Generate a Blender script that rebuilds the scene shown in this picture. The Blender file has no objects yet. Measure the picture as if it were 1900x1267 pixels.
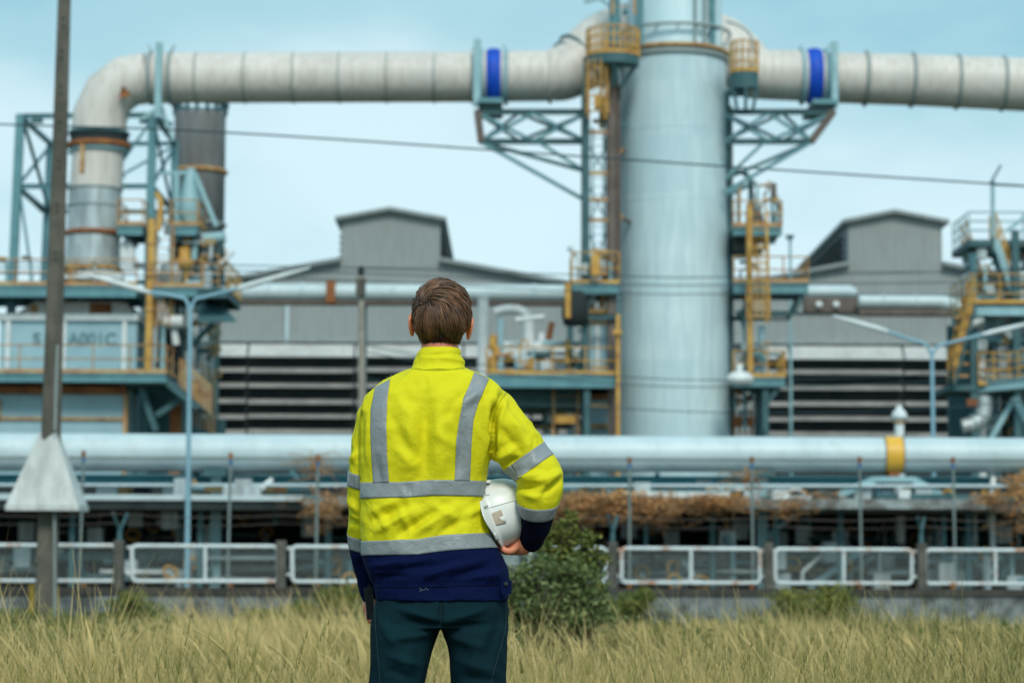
import bpy, bmesh, math, random
import numpy as np
from mathutils import Vector, Matrix, noise
from mathutils.bvhtree import BVHTree
random.seed(7); rng = np.random.default_rng(7)
D = bpy.data; C = bpy.context.scene.collection
PI = math.pi

# ---------------------------------------------------------------- camera
W0, H0, LENS = 1900.0, 1267.0, 85.0
FPX = LENS / 36.0 * W0
PITCH, ROLL = math.atan(417 / FPX), math.radians(0.22)
CAMZ = 1.0
cd = D.cameras.new("camera"); cam = D.objects.new("camera", cd); C.objects.link(cam)
bpy.context.scene.camera = cam
cd.lens = LENS; cd.sensor_width = 36; cd.clip_start = 0.1; cd.clip_end = 3000
FW = Vector((0, math.cos(PITCH), math.sin(PITCH)))
_r0 = Vector((1, 0, 0)); _u0 = Vector((0, -math.sin(PITCH), math.cos(PITCH)))
RT = _r0 * math.cos(ROLL) + _u0 * math.sin(ROLL)
UP = _u0 * math.cos(ROLL) - _r0 * math.sin(ROLL)
M = Matrix((RT, UP, -FW)).transposed().to_4x4(); M.translation = Vector((0, 0, CAMZ))
cam.matrix_world = M
cd.dof.use_dof = True; cd.dof.focus_distance = 6.55; cd.dof.aperture_fstop = 4.9; cd.dof.aperture_blades = 9

def P(px, py, Y):
    d = FW + RT * ((px - W0 / 2) / FPX) + UP * ((H0 / 2 - py) / FPX)
    return Vector((0, 0, CAMZ)) + d * (Y / d.y)
def PX(px, Y): return P(px, 633, Y).x
def PZ(py, Y, px=950): return P(px, py, Y).z
def K(Y): return Y / FPX            # metres per photo pixel at depth Y

# ---------------------------------------------------------------- world
sc = bpy.context.scene
sc.view_settings.view_transform = 'Standard'; sc.view_settings.look = 'None'
sc.view_settings.exposure = 0.26; sc.view_settings.gamma = 1.0
SUN_EL, SUN_AZ = math.radians(42), math.radians(170)     # azimuth clockwise from +Y: behind the camera, to the right
w = D.worlds.new("World"); sc.world = w; w.use_nodes = True
nt = w.node_tree; nt.nodes.clear()
def N(t, **k):
    n = nt.nodes.new(t)
    for a, b in k.items(): setattr(n, a, b)
    return n
out = N('ShaderNodeOutputWorld'); bg = N('ShaderNodeBackground'); nt.links.new(bg.outputs[0], out.inputs[0])
sky = N('ShaderNodeTexSky', sky_type='NISHITA', sun_disc=False, sun_elevation=SUN_EL, sun_rotation=SUN_AZ)
sk = N('ShaderNodeVectorMath', operation='MULTIPLY'); sk.inputs[1].default_value = (0.10, 0.155, 0.15); nt.links.new(sky.outputs[0], sk.inputs[0])
tc = N('ShaderNodeTexCoord'); mp = N('ShaderNodeMapping'); mp.inputs['Scale'].default_value = (4.5, 4.5, 9)
mp.inputs['Location'].default_value = (0.03639, 1.71051, -1.22996)
nt.links.new(tc.outputs['Generated'], mp.inputs[0])
nz = N('ShaderNodeTexNoise'); nz.inputs['Scale'].default_value = 1.0; nz.inputs['Detail'].default_value = 5; nz.inputs['Roughness'].default_value = .45
nt.links.new(mp.outputs[0], nz.inputs['Vector'])
sep = N('ShaderNodeSeparateXYZ'); nt.links.new(tc.outputs['Generated'], sep.inputs[0])
# cloud cover: thick near the horizon, thinner higher up
cov = N('ShaderNodeMapRange'); cov.inputs['From Min'].default_value = .10; cov.inputs['From Max'].default_value = .24
cov.inputs['To Min'].default_value = .30; cov.inputs['To Max'].default_value = .03
nt.links.new(sep.outputs['Z'], cov.inputs['Value'])
ad = N('ShaderNodeMath', operation='ADD'); nt.links.new(nz.outputs['Fac'], ad.inputs[0]); nt.links.new(cov.outputs[0], ad.inputs[1])
cr = N('ShaderNodeValToRGB'); cr.color_ramp.interpolation = 'EASE'
cr.color_ramp.elements[0].position = .30; cr.color_ramp.elements[0].color = (.13, .40, .53, 1)
cr.color_ramp.elements[1].position = .80; cr.color_ramp.elements[1].color = (.66, .83, .89, 1)
e = cr.color_ramp.elements.new(.55); e.color = (.39, .63, .71, 1)
nt.links.new(ad.outputs[0], cr.inputs[0])
mx = N('ShaderNodeMix', data_type='RGBA'); mx.inputs[0].default_value = .9
nt.links.new(sk.outputs[0], mx.inputs[6]); nt.links.new(cr.outputs[0], mx.inputs[7])
nt.links.new(mx.outputs[2], bg.inputs[0]); bg.inputs[1].default_value = .91

sl = D.lights.new("sun", 'SUN'); sun = D.objects.new("sun", sl); C.objects.link(sun)
sl.energy = 1.9; sl.angle = math.radians(18); sl.color = (1.0, .93, .82)
sd = Vector((math.sin(SUN_AZ) * math.cos(SUN_EL), math.cos(SUN_AZ) * math.cos(SUN_EL), math.sin(SUN_EL)))
sun.rotation_euler = sd.to_track_quat('Z', 'Y').to_euler(); sun.location = (20, -20, 40)

# ---------------------------------------------------------------- materials
MATS = {}
def mat(name, col, col2=None, rough=.6, metal=0, scale=2.0, stain=None, stain_amt=.0, streak=False, bump=.0, bscale=30, corr=None, spec=.4, patch=None, thr=.6):
    """Weathered surface: two tones by noise, optional stains (own colour, thresholded) and streaks, optional corrugation."""
    if name in MATS: return MATS[name]
    m = D.materials.new(name); m.use_nodes = True; t = m.node_tree; b = t.nodes['Principled BSDF']
    b.inputs['Roughness'].default_value = rough; b.inputs['Metallic'].default_value = metal
    b.inputs['Specular IOR Level'].default_value = spec
    L = t.links.new
    tc = t.nodes.new('ShaderNodeTexCoord'); geo = t.nodes.new('ShaderNodeNewGeometry')
    col2 = col2 or tuple(c * .78 for c in col)
    n1 = t.nodes.new('ShaderNodeTexNoise'); n1.inputs['Scale'].default_value = scale; n1.inputs['Detail'].default_value = 6
    L(geo.outputs['Position'], n1.inputs['Vector'])
    r1 = t.nodes.new('ShaderNodeMapRange'); r1.inputs['From Min'].default_value = .35; r1.inputs['From Max'].default_value = .65
    L(n1.outputs['Fac'], r1.inputs['Value'])
    mx = t.nodes.new('ShaderNodeMix'); mx.data_type = 'RGBA'; L(r1.outputs[0], mx.inputs[0])
    mx.inputs[6].default_value = (*col, 1); mx.inputs[7].default_value = (*col2, 1); cur = mx.outputs[2]
    if patch:                                     # rectangular repaint patches
        v = t.nodes.new('ShaderNodeTexBrick'); v.inputs['Scale'].default_value = patch[1]; v.offset = .37
        v.inputs['Color1'].default_value = (0, 0, 0, 1); v.inputs['Color2'].default_value = (1, 1, 1, 1); v.inputs['Mortar'].default_value = (.5, .5, .5, 1)
        v.inputs['Mortar Size'].default_value = .0; v.inputs['Bias'].default_value = -.3
        mpn = t.nodes.new('ShaderNodeMapping'); mpn.inputs['Rotation'].default_value = (PI / 2, 0, 0); L(geo.outputs['Position'], mpn.inputs[0])
        nn = t.nodes.new('ShaderNodeTexNoise'); nn.inputs['Scale'].default_value = .6; L(geo.outputs['Position'], nn.inputs['Vector'])
        av = t.nodes.new('ShaderNodeMix'); av.data_type = 'VECTOR'; av.inputs[0].default_value = .25
        L(mpn.outputs[0], av.inputs[4]); L(nn.outputs['Color'], av.inputs[5]); L(av.outputs[1], v.inputs['Vector'])
        m3 = t.nodes.new('ShaderNodeMix'); m3.data_type = 'RGBA'; ml = t.nodes.new('ShaderNodeMath'); ml.operation = 'MULTIPLY'; ml.inputs[1].default_value = .8
        L(v.outputs['Color'], ml.inputs[0]); L(ml.outputs[0], m3.inputs[0]); L(cur, m3.inputs[6]); m3.inputs[7].default_value = (*patch[0], 1); cur = m3.outputs[2]
    if stain:
        n2 = t.nodes.new('ShaderNodeTexNoise'); n2.inputs['Scale'].default_value = 3 if not streak else 2.2; n2.inputs['Detail'].default_value = 8; n2.inputs['Roughness'].default_value = .65
        mp2 = t.nodes.new('ShaderNodeMapping'); L(geo.outputs['Position'], mp2.inputs[0])
        mp2.inputs['Scale'].default_value = (2.5, 2.5, .25) if streak else (1, 1, 1); L(mp2.outputs[0], n2.inputs['Vector'])
        r2 = t.nodes.new('ShaderNodeMapRange'); r2.inputs['From Min'].default_value = thr - .12; r2.inputs['From Max'].default_value = thr + .06; r2.inputs['To Max'].default_value = stain_amt
        L(n2.outputs['Fac'], r2.inputs['Value'])
        m2 = t.nodes.new('ShaderNodeMix'); m2.data_type = 'RGBA'; L(r2.outputs[0], m2.inputs[0]); L(cur, m2.inputs[6]); m2.inputs[7].default_value = (*stain, 1); cur = m2.outputs[2]
    L(cur, b.inputs['Base Color'])
    h = None
    if bump:
        n3 = t.nodes.new('ShaderNodeTexNoise'); n3.inputs['Scale'].default_value = bscale; n3.inputs['Detail'].default_value = 6
        L(geo.outputs['Position'], n3.inputs['Vector'])
        bp = t.nodes.new('ShaderNodeBump'); bp.inputs['Strength'].default_value = bump; bp.inputs['Distance'].default_value = .02
        L(n3.outputs['Fac'], bp.inputs['Height']); L(bp.outputs[0], b.inputs['Normal']); h = bp
    if corr:                                      # (axis, pitch m, depth m)
        wv = t.nodes.new('ShaderNodeTexWave'); wv.bands_direction = corr[0]; wv.inputs['Scale'].default_value = 1 / corr[1] / 3.18 * 1.0
        wv.inputs['Distortion'].default_value = 0; L(geo.outputs['Position'], wv.inputs['Vector'])
        bp = t.nodes.new('ShaderNodeBump'); bp.inputs['Strength'].default_value = .8; bp.inputs['Distance'].default_value = corr[2]
        L(wv.outputs['Fac'], bp.inputs['Height'])
        if h: L(h.outputs[0], bp.inputs['Normal'])
        L(bp.outputs[0], b.inputs['Normal'])
    MATS[name] = m
    return m

RUST = (.30, .12, .035)
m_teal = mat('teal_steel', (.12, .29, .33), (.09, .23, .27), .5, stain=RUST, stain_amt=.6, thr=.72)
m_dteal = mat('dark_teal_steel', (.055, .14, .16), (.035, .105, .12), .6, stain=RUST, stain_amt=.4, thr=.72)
m_lteal = mat('pale_teal_paint', (.30, .50, .55), (.24, .43, .48), .5, stain=RUST, stain_amt=.6, thr=.74)
m_yel = mat('yellow_ochre_paint', (.62, .38, .09), (.52, .28, .06), .5, stain=RUST, stain_amt=.8, thr=.62)
m_oldyel = mat('weathered_rail_paint', (.50, .36, .16), (.48, .26, .10), .6, stain=RUST, stain_amt=.9, thr=.58)
m_duct = mat('cream_duct_paint', (.68, .655, .615), (.58, .57, .54), .5, scale=.6, stain=(.42, .37, .31), stain_amt=.45, streak=True, thr=.55)
m_band = mat('duct_seam_paint', (.30, .36, .36), (.24, .30, .30), .5)
m_blue = mat('blue_fabric_joint', (.0, .085, .60), (.0, .055, .46), .6)
m_stack = mat('stack_blue_grey_paint', (.63, .79, .83), (.56, .73, .78), .5, scale=.5, stain=(.43, .60, .67), stain_amt=.75, streak=True, thr=.54, patch=((.33, .53, .61), .16))
m_pipe = mat('galvanised_pipe', (.56, .68, .72), (.48, .61, .65), .5, .05, scale=1.2, stain=(.35, .40, .40), stain_amt=.3, thr=.62)
m_white = mat('chalky_white_paint', (.72, .78, .79), (.60, .67, .69), .5, stain=RUST, stain_amt=.6, thr=.70)
m_fence = mat('fence_white_paint', (.66, .74, .76), (.56, .65, .68), .5, scale=4, stain=(.42, .17, .06), stain_amt=.9, thr=.64)
m_conc = mat('pole_concrete', (.135, .13, .11), (.09, .09, .075), .9, scale=4, stain=(.05, .05, .045), stain_amt=.7, streak=True, bump=.4, thr=.55)
m_postc = mat('fence_post_concrete', (.14, .14, .125), (.09, .09, .08), .9, scale=4, stain=(.05, .05, .045), stain_amt=.7, thr=.55)
m_guard = mat('guard_plywood', (.64, .68, .67), (.54, .59, .59), .6, scale=1.5, stain=(.30, .32, .31), stain_amt=.6, streak=True, thr=.56)
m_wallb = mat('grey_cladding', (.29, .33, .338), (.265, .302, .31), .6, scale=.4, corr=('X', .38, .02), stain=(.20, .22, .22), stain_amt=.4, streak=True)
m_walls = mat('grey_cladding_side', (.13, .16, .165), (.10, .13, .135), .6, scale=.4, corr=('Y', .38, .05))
m_roof = mat('grey_roof_sheet', (.25, .295, .305), (.21, .25, .26), .55, scale=.4)
m_trim = mat('eave_trim', (.30, .36, .37), None, .5)
m_slat = mat('louver_sheet', (.36, .37, .36), (.24, .25, .25), .5, scale=1.0, stain=(.20, .15, .10), stain_amt=.4, thr=.62)
m_hood = mat('louver_hood_sheet', (.52, .55, .55), (.44, .47, .47), .5, scale=.8, stain=(.30, .22, .14), stain_amt=.5, thr=.64)
m_dark = mat('dark_parts_and_shade', (.016, .026, .03), (.026, .034, .036), .9)  # serves black parts and painted shade in bay, gap and louvres
m_dtank = mat('dark_tank_steel', (.29, .31, .325), (.22, .24, .25), .5, scale=.8, stain=(.16, .14, .13), stain_amt=.4, streak=True, thr=.55)
m_rust = mat('rusty_steel', (.33, .13, .045), (.20, .075, .03), .85, scale=3)
m_cloth_metal = mat('aluminium_cladding', (.52, .60, .62), (.42, .50, .53), .42, .3, scale=1.0, stain=(.16, .16, .15), stain_amt=.55, streak=True, thr=.57)
m_wall = mat('old_plinth_concrete', (.27, .31, .32), (.17, .20, .21), .95, scale=1.6, stain=(.04, .045, .045), stain_amt=.85, thr=.56, bump=.3)
m_coping = mat('dark_stained_coping', (.07, .068, .06), (.04, .04, .038), .95, scale=3)
m_lblue = mat('pale_blue_panel', (.32, .50, .57), (.26, .43, .50), .5, scale=.9, stain=RUST, stain_amt=.4, thr=.70)
m_lamp = mat('lamp_post_blue_grey', (.24, .44, .54), (.20, .38, .48), .45)
m_wire = mat('cable_black', (.03, .07, .085), None, .7)
m_brown = mat('brown_insulation', (.16, .135, .12), (.11, .09, .08), .8)
m_ochre = mat('yellow_pipe_band', (.80, .47, .06), (.72, .40, .05), .45)
m_ground = mat('earth', (.10, .085, .05), (.07, .075, .035), .95, scale=.8, bump=.3)

# ---------------------------------------------------------------- mesh builder
def frames(pts, closed=False):
    pts = [Vector(p) for p in pts]; n = len(pts); T = []
    for i in range(n):
        a = pts[(i - 1) % n] if (closed or i > 0) else pts[i]; b = pts[(i + 1) % n] if (closed or i < n - 1) else pts[i]
        d = (b - a); T.append(d.normalized() if d.length > 1e-9 else Vector((0, 0, 1)))
    u = T[0].orthogonal().normalized()
    if abs(T[0].z) < .9: u = Vector((0, 0, 1)); u = (u - T[0] * u.dot(T[0])).normalized()
    U = []
    for t in T:
        u = u - t * u.dot(t); u = u.normalized() if u.length > 1e-6 else t.orthogonal().normalized(); U.append(u.copy())
    return pts, T, U

SPLIT = set('diagonal_brace cross_brace strut knee_brace stiffener tie_beam rod_brace bracket frame_leg joist end_frame lifting_lug standoff crown_post rusty_stiffener support_strut weld_seam lap_seam jacket_joint bolt_hole inner_conduit edge_tab rung'.split())
def _op(fn):
    def wrap(s, *a, **k):
        if s.depth == 0: s.g += 1
        s.depth += 1
        try: return fn(s, *a, **k)
        finally: s.depth -= 1
    return wrap
class MB:
    def __init__(s): s.v = []; s.f = []; s.sm = []; s.mi = []; s.fg = []; s.g = 0; s.depth = 0
    def add(s, vs, fs, smooth=False, mi=0):
        o = len(s.v); s.v += [tuple(v) for v in vs]
        for f in fs: s.f.append(tuple(i + o for i in f)); s.sm.append(smooth); s.mi.append(mi); s.fg.append(s.g)
        return s
    def box(s, x0, x1, y0, y1, z0, z1, mi=0):
        vs = [(x, y, z) for x in (x0, x1) for y in (y0, y1) for z in (z0, z1)]
        return s.add(vs, [(0, 1, 3, 2), (4, 6, 7, 5), (0, 4, 5, 1), (2, 3, 7, 6), (0, 2, 6, 4), (1, 5, 7, 3)], False, mi)
    def bar(s, a, b, w, h=None, mi=0):
        a = Vector(a); b = Vector(b); h = h or w
        t = (b - a).normalized(); up = Vector((0, 0, 1)) if abs(t.z) < .95 else Vector((0, 1, 0))
        r = t.cross(up).normalized(); u = r.cross(t).normalized()
        vs = []
        for p in (a, b):
            for sx, sy in ((-1, -1), (1, -1), (1, 1), (-1, 1)): vs.append(p + r * sx * w / 2 + u * sy * h / 2)
        return s.add(vs, [(3, 2, 1, 0), (4, 5, 6, 7), (0, 1, 5, 4), (1, 2, 6, 5), (2, 3, 7, 6), (3, 0, 4, 7)], False, mi)
    def ibar(s, a, b, w, h, t=None):
        """I-section beam."""
        a = Vector(a); b = Vector(b); t = t or h * .12
        d = (b - a).normalized(); up = Vector((0, 0, 1)) if abs(d.z) < .95 else Vector((0, 1, 0))
        r = d.cross(up).normalized(); u = r.cross(d).normalized()
        o = u * (h / 2 - t / 2)
        s.bar(a + o, b + o, w, t); s.bar(a - o, b - o, w, t); s.bar(a, b, t, h - 2 * t - .002)
        return s
    def tube(s, pts, r, n=12, caps=True, closed=False, mi=0, smooth=True):
        pts, T, U = frames(pts, closed); m = len(pts)
        R = r if isinstance(r, (list, tuple)) else [r] * m
        vs = []
        for i in range(m):
            B = T[i].cross(U[i])
            for k in range(n):
                a = 2 * PI * k / n; vs.append(pts[i] + (U[i] * math.cos(a) + B * math.sin(a)) * R[i])
        fs = []
        for i in range(m if closed else m - 1):
            j = (i + 1) % m
            for k in range(n):
                l = (k + 1) % n; fs.append((i * n + k, i * n + l, j * n + l, j * n + k))
        s.add(vs, fs, smooth, mi)
        if caps and not closed:
            s.add(vs[:n], [tuple(range(n))[::-1]], False, mi); s.add(vs[-n:], [tuple(range(n))], False, mi)
        return s
    def ring(s, c, axis, R, r, n=32, k=8):
        c = Vector(c); ax = Vector(axis).normalized(); u = ax.orthogonal().normalized(); v = ax.cross(u)
        return s.tube([c + (u * math.cos(2 * PI * i / n) + v * math.sin(2 * PI * i / n)) * R for i in range(n)], r, k, closed=True)
    def lathe(s, prof, c, n=32, ax=(0, 0, 1), smooth=True, mi=0, ey=1.0):
        c = Vector(c); ax = Vector(ax).normalized(); u = ax.orthogonal().normalized()
        if abs(ax.z) > .9: u = Vector((1, 0, 0))
        v = ax.cross(u)
        vs = [c + ax * z + (u * math.cos(2 * PI * k / n) + v * math.sin(2 * PI * k / n) * ey) * r for r, z in prof for k in range(n)]
        fs = [(i * n + k, i * n + (k + 1) % n, (i + 1) * n + (k + 1) % n, (i + 1) * n + k) for i in range(len(prof) - 1) for k in range(n)]
        return s.add(vs, fs, smooth, mi)
    def prism(s, poly, y0, y1, mi=0):
        """polygon of (x, z) extruded along y"""
        n = len(poly)
        vs = [(x, y0, z) for x, z in poly] + [(x, y1, z) for x, z in poly]
        fs = [tuple(range(n)), tuple(range(2 * n - 1, n - 1, -1))] + [((i + 1) % n, i, i + n, (i + 1) % n + n) for i in range(n)]
        return s.add(vs, fs, False, mi)
    def build(s, name, m, parent=None):
        if name in SPLIT and len(set(s.fg)) > 1:
            first = None
            for g_ in sorted(set(s.fg)):
                q = MB(); idx = {}
                for f, sm_, mi_, fg_ in zip(s.f, s.sm, s.mi, s.fg):
                    if fg_ != g_: continue
                    for i in f:
                        if i not in idx: idx[i] = len(q.v); q.v.append(s.v[i])
                    q.f.append(tuple(idx[i] for i in f)); q.sm.append(sm_); q.mi.append(mi_); q.fg.append(0)
                o = q.build(name, m, parent); first = first or o
            return first
        me = D.meshes.new(name); me.from_pydata(s.v, [], s.f); me.update()
        bm = bmesh.new(); bm.from_mesh(me); bmesh.ops.recalc_face_normals(bm, faces=bm.faces); bm.to_mesh(me); bm.free()
        me.polygons.foreach_set('use_smooth', s.sm); me.polygons.foreach_set('material_index', s.mi)
        for x in (m if isinstance(m, (list, tuple)) else [m]): me.materials.append(x)
        o = D.objects.new(name, me); C.objects.link(o)
        if parent is not None:
            o.parent = parent; o.matrix_parent_inverse = parent.matrix_world.inverted() if parent.type != 'EMPTY' else Matrix.Translation(-parent.location)
        return o

for _n in ('box', 'bar', 'ibar', 'tube', 'ring', 'lathe', 'prism'): setattr(MB, _n, _op(getattr(MB, _n)))
def tag(o, label=None, cat=None, group=None, kind=None):
    if label: o['label'] = label
    if cat: o['category'] = cat
    if group: o['group'] = group
    if kind: o['kind'] = kind
    return o
def empty(name, loc, label, cat, group=None):
    o = D.objects.new(name, None); C.objects.link(o); o.location = loc; o.empty_display_size = .3
    return tag(o, label, cat, group)
def mesh_np(name, V, F, tint, m, parent=None):
    me = D.meshes.new(name); me.vertices.add(len(V)); me.vertices.foreach_set('co', V.astype(np.float32).ravel())
    k = F.shape[1]; me.loops.add(F.size); me.loops.foreach_set('vertex_index', F.astype(np.int32).ravel())
    me.polygons.add(len(F)); me.polygons.foreach_set('loop_start', np.arange(len(F), dtype=np.int32) * k); me.polygons.foreach_set('loop_total', np.full(len(F), k, np.int32))
    me.update(calc_edges=True)
    a = me.attributes.new('tint', 'FLOAT', 'POINT'); a.data.foreach_set('value', tint.astype(np.float32)); me.materials.append(m)
    o = D.objects.new(name, me); C.objects.link(o)
    if parent is not None: o.parent = parent; o.matrix_parent_inverse = Matrix.Translation(-parent.location) if parent.type == 'EMPTY' else Matrix.Identity(4)
    return o
# ================================================================ setting
g = MB(); 
nx, ny = 60, 60
xs = [math.copysign(abs(t) ** 2.2, t) * 900 for t in np.linspace(-1, 1, nx)]; ys = [-40 + (t ** 2.4) * 1800 for t in np.linspace(0, 1, ny)]
vs = [(x, y, 0.03 * noise.noise(Vector((x * .4, y * .4, 0))) if abs(x) < 60 and y < 60 else 0) for y in ys for x in xs]
g.add(vs, [(j * nx + i, j * nx + i + 1, (j + 1) * nx + i + 1, (j + 1) * nx + i) for j in range(ny - 1) for i in range(nx - 1)], True)
tag(g.build('ground', m_ground), kind='structure')

# ================================================================ generic plant pieces
def rail(parent, pts, h=1.0, n_mid=1, sp=1.6, m=None, r=.028, post_r=.03, kick=True):
    """Handrail along world points pts (deck level): rails one mesh, each post a sub-part."""
    m = m or m_yel; b = MB(); pts = [Vector(p) for p in pts]
    up = Vector((0, 0, 1))
    for k in range(n_mid + 1):
        z = h * (1 - k / (n_mid + 1)); b.tube([p + up * z for p in pts], r, 6)
    if kick:
        for a, c in zip(pts, pts[1:]): b.bar(a + up * .07, c + up * .07, .015, .14)
    o = b.build('railing', m, parent); first = None
    seen = []
    for a, c in zip(pts, pts[1:]):
        n = max(1, round((c - a).length / sp))
        for i in range(n + 1):
            p = a.lerp(c, i / n)
            if any((p - q).length < .2 for q in seen): continue
            seen.append(p)
            if first is None:
                first = MB().tube([Vector((0, 0, 0)), Vector((0, 0, h))], post_r, 6).build('post', m, o); first.location = p
            else:
                q = first.copy(); C.objects.link(q); q.parent = o; q.matrix_parent_inverse = first.matrix_parent_inverse.copy(); q.location = p
    return o

def platform(label, x0, x1, zt, y0, y1, th=.28, rh=1.0, brackets=(), group=None, rails='LFR', sp=1.5, m_deck=None, m_rail=None, legs=(), name='access_platform', beams=True):
    """Steel walkway: deck edge beams, floor plate, cross joists beneath, railing; brackets = [(xa, za, xb, zb)] diagonal props."""
    e = empty(name, (0.5 * (x0 + x1), y0, zt - th), label, 'platform', group)
    md = m_deck or m_teal
    d = MB(); d.box(x0, x1, y0 + .001, y1, zt - .04, zt); d.build('deck_plate', md, e)
    b = MB()
    b.ibar((x0, y0, zt - .04 - th / 2), (x1, y0, zt - .04 - th / 2), .14, th); b.build('edge_beam', md, e)
    b = MB(); b.ibar((x0, y1, zt - .04 - th / 2), (x1, y1, zt - .04 - th / 2), .14, th); b.build('edge_beam', md, e)
    if beams:
        j = MB(); n = max(2, int((x1 - x0) / .9))
        for i in range(n + 1):
            x = x0 + .06 + (x1 - x0 - .12) * i / n; j.bar((x, y0 + .1, zt - .04 - th * .4), (x, y1 - .1, zt - .04 - th * .4), .08, th * .7)
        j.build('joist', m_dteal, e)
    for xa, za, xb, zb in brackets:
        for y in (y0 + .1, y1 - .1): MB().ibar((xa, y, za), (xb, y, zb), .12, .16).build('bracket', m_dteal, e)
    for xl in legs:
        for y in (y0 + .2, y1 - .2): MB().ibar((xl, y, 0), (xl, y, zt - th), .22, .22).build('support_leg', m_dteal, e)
    pts = []
    if 'L' in rails: pts.append((x0, y1, zt))
    pts += [(x0, y0, zt), (x1, y0, zt)] if 'F' in rails else [(x1, y0, zt)]
    if 'R' in rails: pts.append((x1, y1, zt))
    if rh: rail(e, pts, rh, m=m_rail, sp=sp)
    return e

def ladder(label, x, y, z0, z1, w=.45, cage=None, m=None, group=None, cage_r=.38):
    m = m or m_yel
    e = empty('caged_ladder' if cage else 'ladder', (x, y, z0), label, 'ladder', group)
    for s in (-1, 1): MB().bar((x + s * w / 2, y, z0), (x + s * w / 2, y, z1), .09, .05).build('side_rail', m, e)
    b = MB(); n = int((z1 - z0) / .3)
    for i in range(1, n): b.tube([(x - w / 2, y, z0 + i * .3), (x + w / 2, y, z0 + i * .3)], .016, 5)
    b.build('rung', m, e)
    if cage:
        b = MB(); za, zb = cage
        for i in range(int((zb - za) / .55) + 1):
            z = za + i * .55
            b.tube([(x + math.cos(t) * cage_r * (1.0), y - .1 - math.sin(t) * cage_r * 1.6, z) for t in np.linspace(0, PI, 9)], .022, 5)
        for t in np.linspace(.25, PI - .25, 6):
            px, py = x + math.cos(t) * cage_r, y - .1 - math.sin(t) * cage_r * 1.6
            b.bar((px, py, za), (px, py, zb), .045, .02)
        b.build('safety_cage', m, e)
    return e

YP = 90.0                                                   # depth of the process plant
def X(px, Y=YP): return PX(px, Y)
def Z(py, Y=YP, px=950): return P(px, py, Y).z

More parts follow.
